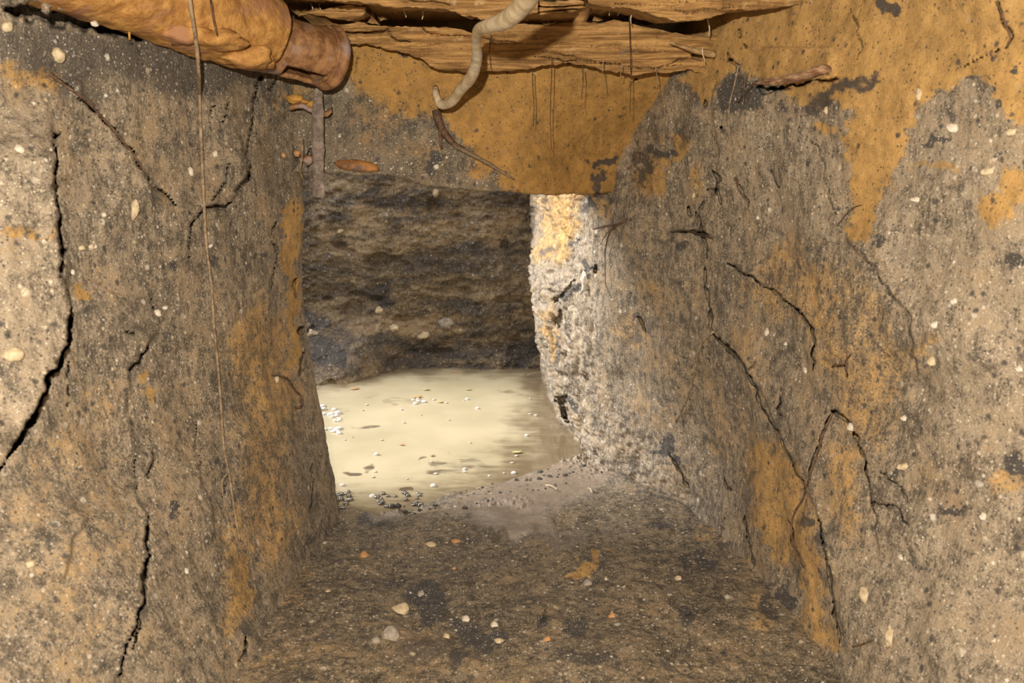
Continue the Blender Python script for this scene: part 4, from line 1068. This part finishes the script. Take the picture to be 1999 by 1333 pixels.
# ------------------------------------------------------------------ stones and pebbles
def pebble(key, x, y, rx, ry, mat, label, sink=.35, sq=.6, group='pebbles set in the earth', name='pebble', ang=0, amp=.2):
    c = surf(key, x, y)
    dd = np.linalg.norm(c - CAM)
    v = (c - CAM) / dd
    e1 = np.cross(v, [0, 0, 1.0]); e1 /= np.linalg.norm(e1); e2 = np.cross(e1, v)
    a = math.radians(ang)
    f1, f2 = math.cos(a) * e1 - math.sin(a) * e2, math.sin(a) * e1 + math.cos(a) * e2
    r1, r2 = rx * dd / F, ry * dd / F
    th = min(r1, r2) * sq
    o = blob(name, c - v * th * (1 - 2 * sink) * .8, (r1, r2, th), mat, seed=int(x + y), amp=amp, sub=3, axes=np.array([f1, f2, v]))
    tag(o, label, 'stone', group)
    return o
for a in [
 ('left',116,108,13,14,M_cream,'round cream pebble below the pipe at upper left'), ('left',185,47,8,6,M_white,'white pebble just under the black gap of the pipe'), ('left',14,52,10,9,M_cream,'pale pebble at the very upper left edge'),
 ('left',372,336,7,10,M_white,'white oval pebble left of the long hanging root'), ('left',420,301,6,7,M_white,'small white pebble right of the long hanging root'), ('left',262,408,11,20,M_cream,'ragged cream flake below the diagonal root','f'),
 ('left',159,484,7,6,M_cream,'cream pebble right of the crack on the left wall'), ('left',178,482,6,6,M_cream,'cream pebble right next to another on the left wall'), ('left',141,532,6,6,M_white,'small white pebble beside the grey stone edge'),
 ('left',308,611,8,8,M_white,'white pebble in the middle of the left wall'), ('left',322,601,7,5,M_white,'flat white chip beside the white pebble mid left wall'), ('left',411,480,6,4,M_white,'white chip touching the long hanging root'),
 ('left',26,692,20,16,M_cream,'large pale blotchy stone in the grey slab at far left'), ('left',38,292,10,9,M_white,'white pebble at the far left above the slab'), ('left',49,1230,9,9,M_white,'white pebble in the lower left corner'),
 ('left',416,655,6,9,M_grey,'grey knob on the long hanging root'), ('left',553,303,6,6,M_orange,'pinkish pebble in the left jamb under the pipe'), ('left',540,740,6,9,M_cream,'cream flake at the base of the hooked root'), ('left',364,1115,5,7,M_white,'small white pebble low on the left wall'), ('left',203,419,5,5,M_white,'small white pebble left of the cream flake'), ('left',60,1100,9,8,M_cream,'cream pebble low at far left'),
 ('right',1862,250,13,9,M_white,'white chip high on the pale right wall'), ('right',1790,390,11,6,M_white,'slanting white chip on the pale right wall'), ('right',1820,705,9,12,M_cream,'upright cream pebble on the pale right wall'), ('right',1863,588,7,7,M_white,'round white pebble on the pale right wall'),
 ('right',1824,634,8,8,M_white,'white pebble above the upright cream one'), ('right',1990,720,7,8,M_white,'white pebble at the right edge of the photo'), ('right',1930,335,14,9,M_cream,'cream chip near the upper right edge'), ('right',1975,258,9,8,M_cream,'cream pebble below the ochre band at far right'),
 ('right',1498,648,7,9,M_white,'pale stone between the two long cracks'), ('right',1534,671,5,5,M_white,'small white pebble between the two long cracks'), ('right',1573,723,5,8,M_white,'white chip at the lower end of the curved crack'), ('right',1662,834,8,9,M_white,'white pebble at the top of the dark slit'), ('right',1765,816,7,7,M_white,'white pebble in the grey hollow right of the slit'),
 ('right',1480,425,5,5,M_white,'small white pebble in the grey upper right wall'), ('right',1355,380,4,8,M_cream,'small cream chip beside the ochre strip'), ('right',1614,216,6,8,M_cream,'cream chip inside the ochre patch'), ('right',1795,185,7,14,M_cream,'long cream chip under the ochre band'), ('right',1760,1088,7,6,M_white,'white pebble on the lower right wall'), ('right',1690,1160,12,20,M_cream,'crumbly cream lump on the lower right wall','f'), ('right',1740,1240,10,24,M_cream,'elongated cream streak stone at lower right','f'), ('right',1920,1008,8,8,M_white,'white pebble right of the black hollow'), ('right',1587,1270,5,5,M_white,'white pebble just above the bottom edge'), ('right',1765,910,12,8,M_cream,'cream stone beside the dark hollow'),
 ('right',1143,546,13,24,M_white,'large bright white stone in the daylit edge','s'), ('right',1118,603,10,9,M_white,'white pebble below the large white stone'), ('right',1047,556,9,17,M_cream,'pale stone jutting from the pit corner'), ('right',1131,461,8,7,M_white,'white pebble high on the daylit edge'),('right',1205,1008,8,8,M_white,'white pebble on the right of the wet mud'),
 ('floor',840,1065,14,9,M_cream,'flat cream pebble on the floor near the water'), ('floor',890,1057,10,6,M_orange,'flat orange pebble on the floor near the water'), ('floor',711,1086,10,10,M_orange,'round orange pebble on the floor by the left jamb'), ('floor',783,1192,20,18,M_cream,'large cream lump beside the black hollow'), ('floor',762,1240,18,20,M_grey,'grey lump below the large cream lump'),
 ('floor',910,1209,9,10,M_white,'white pebble at the edge of the black hollow'), ('floor',965,1221,9,9,M_white,'white pebble right of the black hollow'), ('floor',1146,1139,11,10,M_grey,'grey pebble in the ochre smear on the floor'), ('floor',822,1160,8,10,M_grey,'brown pebble in the black hollow'), ('floor',872,1243,7,8,M_cream,'small cream pebble below the black hollow'), ('floor',974,1252,10,9,M_cream,'cream pebble right of the second black hollow'), ('floor',887,1110,5,5,M_orange,'tiny orange pebble in the middle of the floor'), ('floor',1183,1132,4,6,M_white,'white sliver right of the ochre smear'), ('floor',640,1155,6,6,M_cream,'cream pebble near the left wall foot'), ('floor',1195,1203,8,9,M_orange,'reddish pebble on the right of the floor'), ('floor',1325,1130,8,7,M_cream,'pale pebble by the black patch on the right'), ('floor',1068,1250,10,9,M_orange,'pinkish pebble low on the floor'), ('floor',735,1250,10,9,M_grey,'grey pebble at the lower left of the floor'),
 ('back',740,606,11,9,M_cream,'cream stone in the middle of the far wall'), ('back',826,655,17,8,M_cream,'flat cream stone low on the far wall'), ('back',850,376,8,9,M_cream,'cream chip under the ochre face on the far wall'), ('back',665,450,7,6,M_cream,'pale stone at the upper left of the far wall'), ('back',612,652,14,10,M_cream,'pale block at the left end of the far wall'), ('back',770,640,12,9,M_cream,'cream fragment between the two larger ones on the far wall'), ('back',870,632,20,14,M_grey,'squarish brown stone in the far wall')]:
    key, x, y, rx, ry, mat, lab = a[:7]
    fl_ = a[7] if len(a) > 7 else ''
    k_ = .70 if key == 'back' else .82
    pebble(key, x, y, rx * k_, ry * k_, mat, lab, amp=.45 if fl_ or key == 'back' else .25, sink=.42 if fl_ == 'f' or key == 'back' else .3, sq=.35 if fl_ == 'f' else .65, ang=(x * 37) % 50 - 25)

# grey stone slab at the far left is a stone of its own
# ------------------------------------------------------------------ leaves, straws and foam on the water
def leaf(x, y, L, Wd, ang, mat, label, z=.004):
    c = at_z(x, y, z)
    n = 9
    V, Fc = [], []
    for i in range(n):
        t = i / (n - 1)
        hw = Wd * math.sin(math.pi * min(max(t, .04), .96)) ** .8
        for s in (-1, 0, 1):
            V.append(((t - .5) * L * .75, s * hw * .8, .0008 * abs(s) + .0008 * (t - .5)**2 * 4))
    V = np.array(V)
    a = math.radians(ang)
    V = V @ np.array([[math.cos(a), math.sin(a), 0], [-math.sin(a), math.cos(a), 0], [0, 0, 1]])
    V2 = np.concatenate([V, V - [0, 0, .0012]])
    k = len(V)
    for i in range(n - 1):
        for s in range(2):
            q = (i*3+s, (i+1)*3+s, (i+1)*3+s+1, i*3+s+1)
            Fc.append(q[::-1]); Fc.append(tuple(j + k for j in q))
    rim = [i*3 for i in range(n)] + [(n-1)*3+1] + [i*3+2 for i in range(n-1, -1, -1)] + [1]
    for a_, b_ in zip(rim, rim[1:] + rim[:1]): Fc.append((a_, b_, b_ + k, a_ + k))
    o = mesh_obj('leaf_flake', V2, Fc, mat); o.location = c
    tag(o, label, 'leaf', 'flakes floating on the water')
for x, y, L, Wd, a, m, lab in ((784,867,.026,.007,5,M_leafo,'orange leaf flake floating in the middle of the water'), (843,888,.026,.007,60,M_leafo,'orange flake left of the white specks on the water'), (1010,882,.045,.011,15,M_leafy,'yellow-green flake on the right side of the water'),
                               (832,760,.040,.012,10,M_leafy,'pale yellow flake far out on the water'), (692,758,.05,.016,0,M_leafo,'orange-pink flake by the mud at the far left'), (815,774,.05,.016,20,M_leafo,'orange flake on top of the far foam'), (914,760,.040,.008,0,M_leafy,'yellowish sliver far out right of the middle'), (873,714,.035,.010,-25,M_leafo,'brown flake against the far wall foot'), (860,784,.035,.009,10,M_leafy,'yellowish flake right of the far foam'), (890,726,.04,.006,0,M_leafo,'thin brown flake near the far edge')):
    leaf(x, y, L, Wd, a, m, lab)
for p0, p1, lab in (((1030,732),(1062,727),'pale straw floating at the far right of the water'), ((1065,960),(1088,976),'yellow straw lying on the wet mud'), ((1148,966),(1156,982),'short straw at the right of the wet mud')):
    a, b = at_z(*p0, .012), at_z(*p1, .012)
    if p0[1] > 950: a[2] += .02; b[2] += .03
    tag(tube('straw', densify([a, (a + b) / 2 + [0, 0, .004], b], 10), np.full(10, .0022), M_cream, seg=6, bump=.1), lab, 'straw')

def bubble_mesh(mat):
    import bmesh
    bm = bmesh.new()
    bmesh.ops.create_uvsphere(bm, u_segments=20, v_segments=14, radius=1)
    bmesh.ops.delete(bm, geom=[v for v in bm.verts if v.co.z < -.25], context='VERTS')
    me = bpy.data.meshes.new('bubble'); bm.to_mesh(me); bm.free()
    me.polygons.foreach_set('use_smooth', np.full(len(me.polygons), True))
    me.materials.append(mat)
    return me
BME = bubble_mesh(M_bubble); FME = bubble_mesh(M_foam)
def foam(x0, x1, y0, y1, n, r0, r1, label, group, film=None):
    for k in range(n):
        x, y = RNG.uniform(x0, x1), RNG.uniform(y0, y1)
        r = RNG.uniform(r0, r1)
        o = bpy.data.objects.new('bubble', film or BME)
        link(o)
        c = at_z(x, y, .0)
        o.location = (c[0], c[1], .002)
        r *= .85
        o.scale = (r, r, r * RNG.uniform(.5, .75))
        tag(o, label, 'bubble', group)
foam(622, 660, 790, 812, 7, .010, .020, 'white foam bubble against the left jamb, in the upper raft', 'upper raft of foam by the left jamb', FME)
foam(648, 672, 812, 824, 6, .007, .013, 'white foam bubble in the small raft right of the jamb', 'small raft of foam off the jamb', FME)
foam(632, 664, 834, 848, 7, .008, .016, 'white foam bubble in the lower raft by the left jamb', 'lower raft of foam by the left jamb', FME)
foam(806, 830, 776, 790, 6, .008, .015, 'white foam bubble in the raft far out on the water', 'raft of foam far out', FME)
foam(655, 685, 955, 996, 14, .006, .012, 'dark shiny bubble in the near left corner of the pool', 'bubbles in the near left corner')
foam(735, 830, 962, 992, 30, .005, .011, 'dark shiny bubble along the muddy near edge', 'bubbles along the near edge')
foam(892, 912, 915, 922, 3, .006, .010, 'bubble of the lone pair floating right of the middle', 'lone pair of bubbles', FME)
for x, y, r, lab in ((735,888,.010,'single bubble on the open water left of the middle'), (846,949,.011,'single bubble just off the near muddy edge'), (727,970,.011,'single bubble off the near left corner'), (668,948,.009,'single bubble by the foot of the left jamb'), (1003,924,.010,'single bubble at the right end of the muddy edge'), (955,930,.005,'tiny bubble off the right part of the muddy edge'), (1028,851,.009,'single bubble on the right half of the water'), (912,780,.010,'single bubble in the far middle of the water'), (932,798,.010,'bubble nearer than the far middle one')):
    foam(x, x + .1, y, y + .1, 1, r, r, lab, 'single bubbles on the water', FME)
for k in range(26):
    x, y = RNG.uniform(660, 1070), RNG.uniform(770, 945)
    c = at_z(x, y, .002)
    r_ = RNG.uniform(.003, .0065)
    o = blob('fleck', c, (r_ * 1.2, r_, r_ * .5), M_white, seed=k, sub=2)
    tag(o, 'tiny white fleck floating on the milky water', 'fleck', 'white flecks on the water')
for k in range(90):
    t = RNG.uniform(0, 1)
    x = 730 + 470 * t + RNG.uniform(-14, 14); y = np.interp(x, [730, 830, 900, 1000, 1100, 1210], [998, 985, 962, 938, 912, 915]) + RNG.uniform(-6, 34) * (1 if k % 3 else .4)
    c = surf('floor', x, y, .001)
    r_ = RNG.uniform(.0018, .0032) if k % 4 else RNG.uniform(.0035, .007)
    o = blob('mud_clod', c, (r_ * 1.3, r_, r_ * .9), M_coal, seed=k + 50, sub=2, amp=.35)
    tag(o, 'small dark wet mud clod on the muddy shore of the pool', 'mud', 'mud clods along the shore')
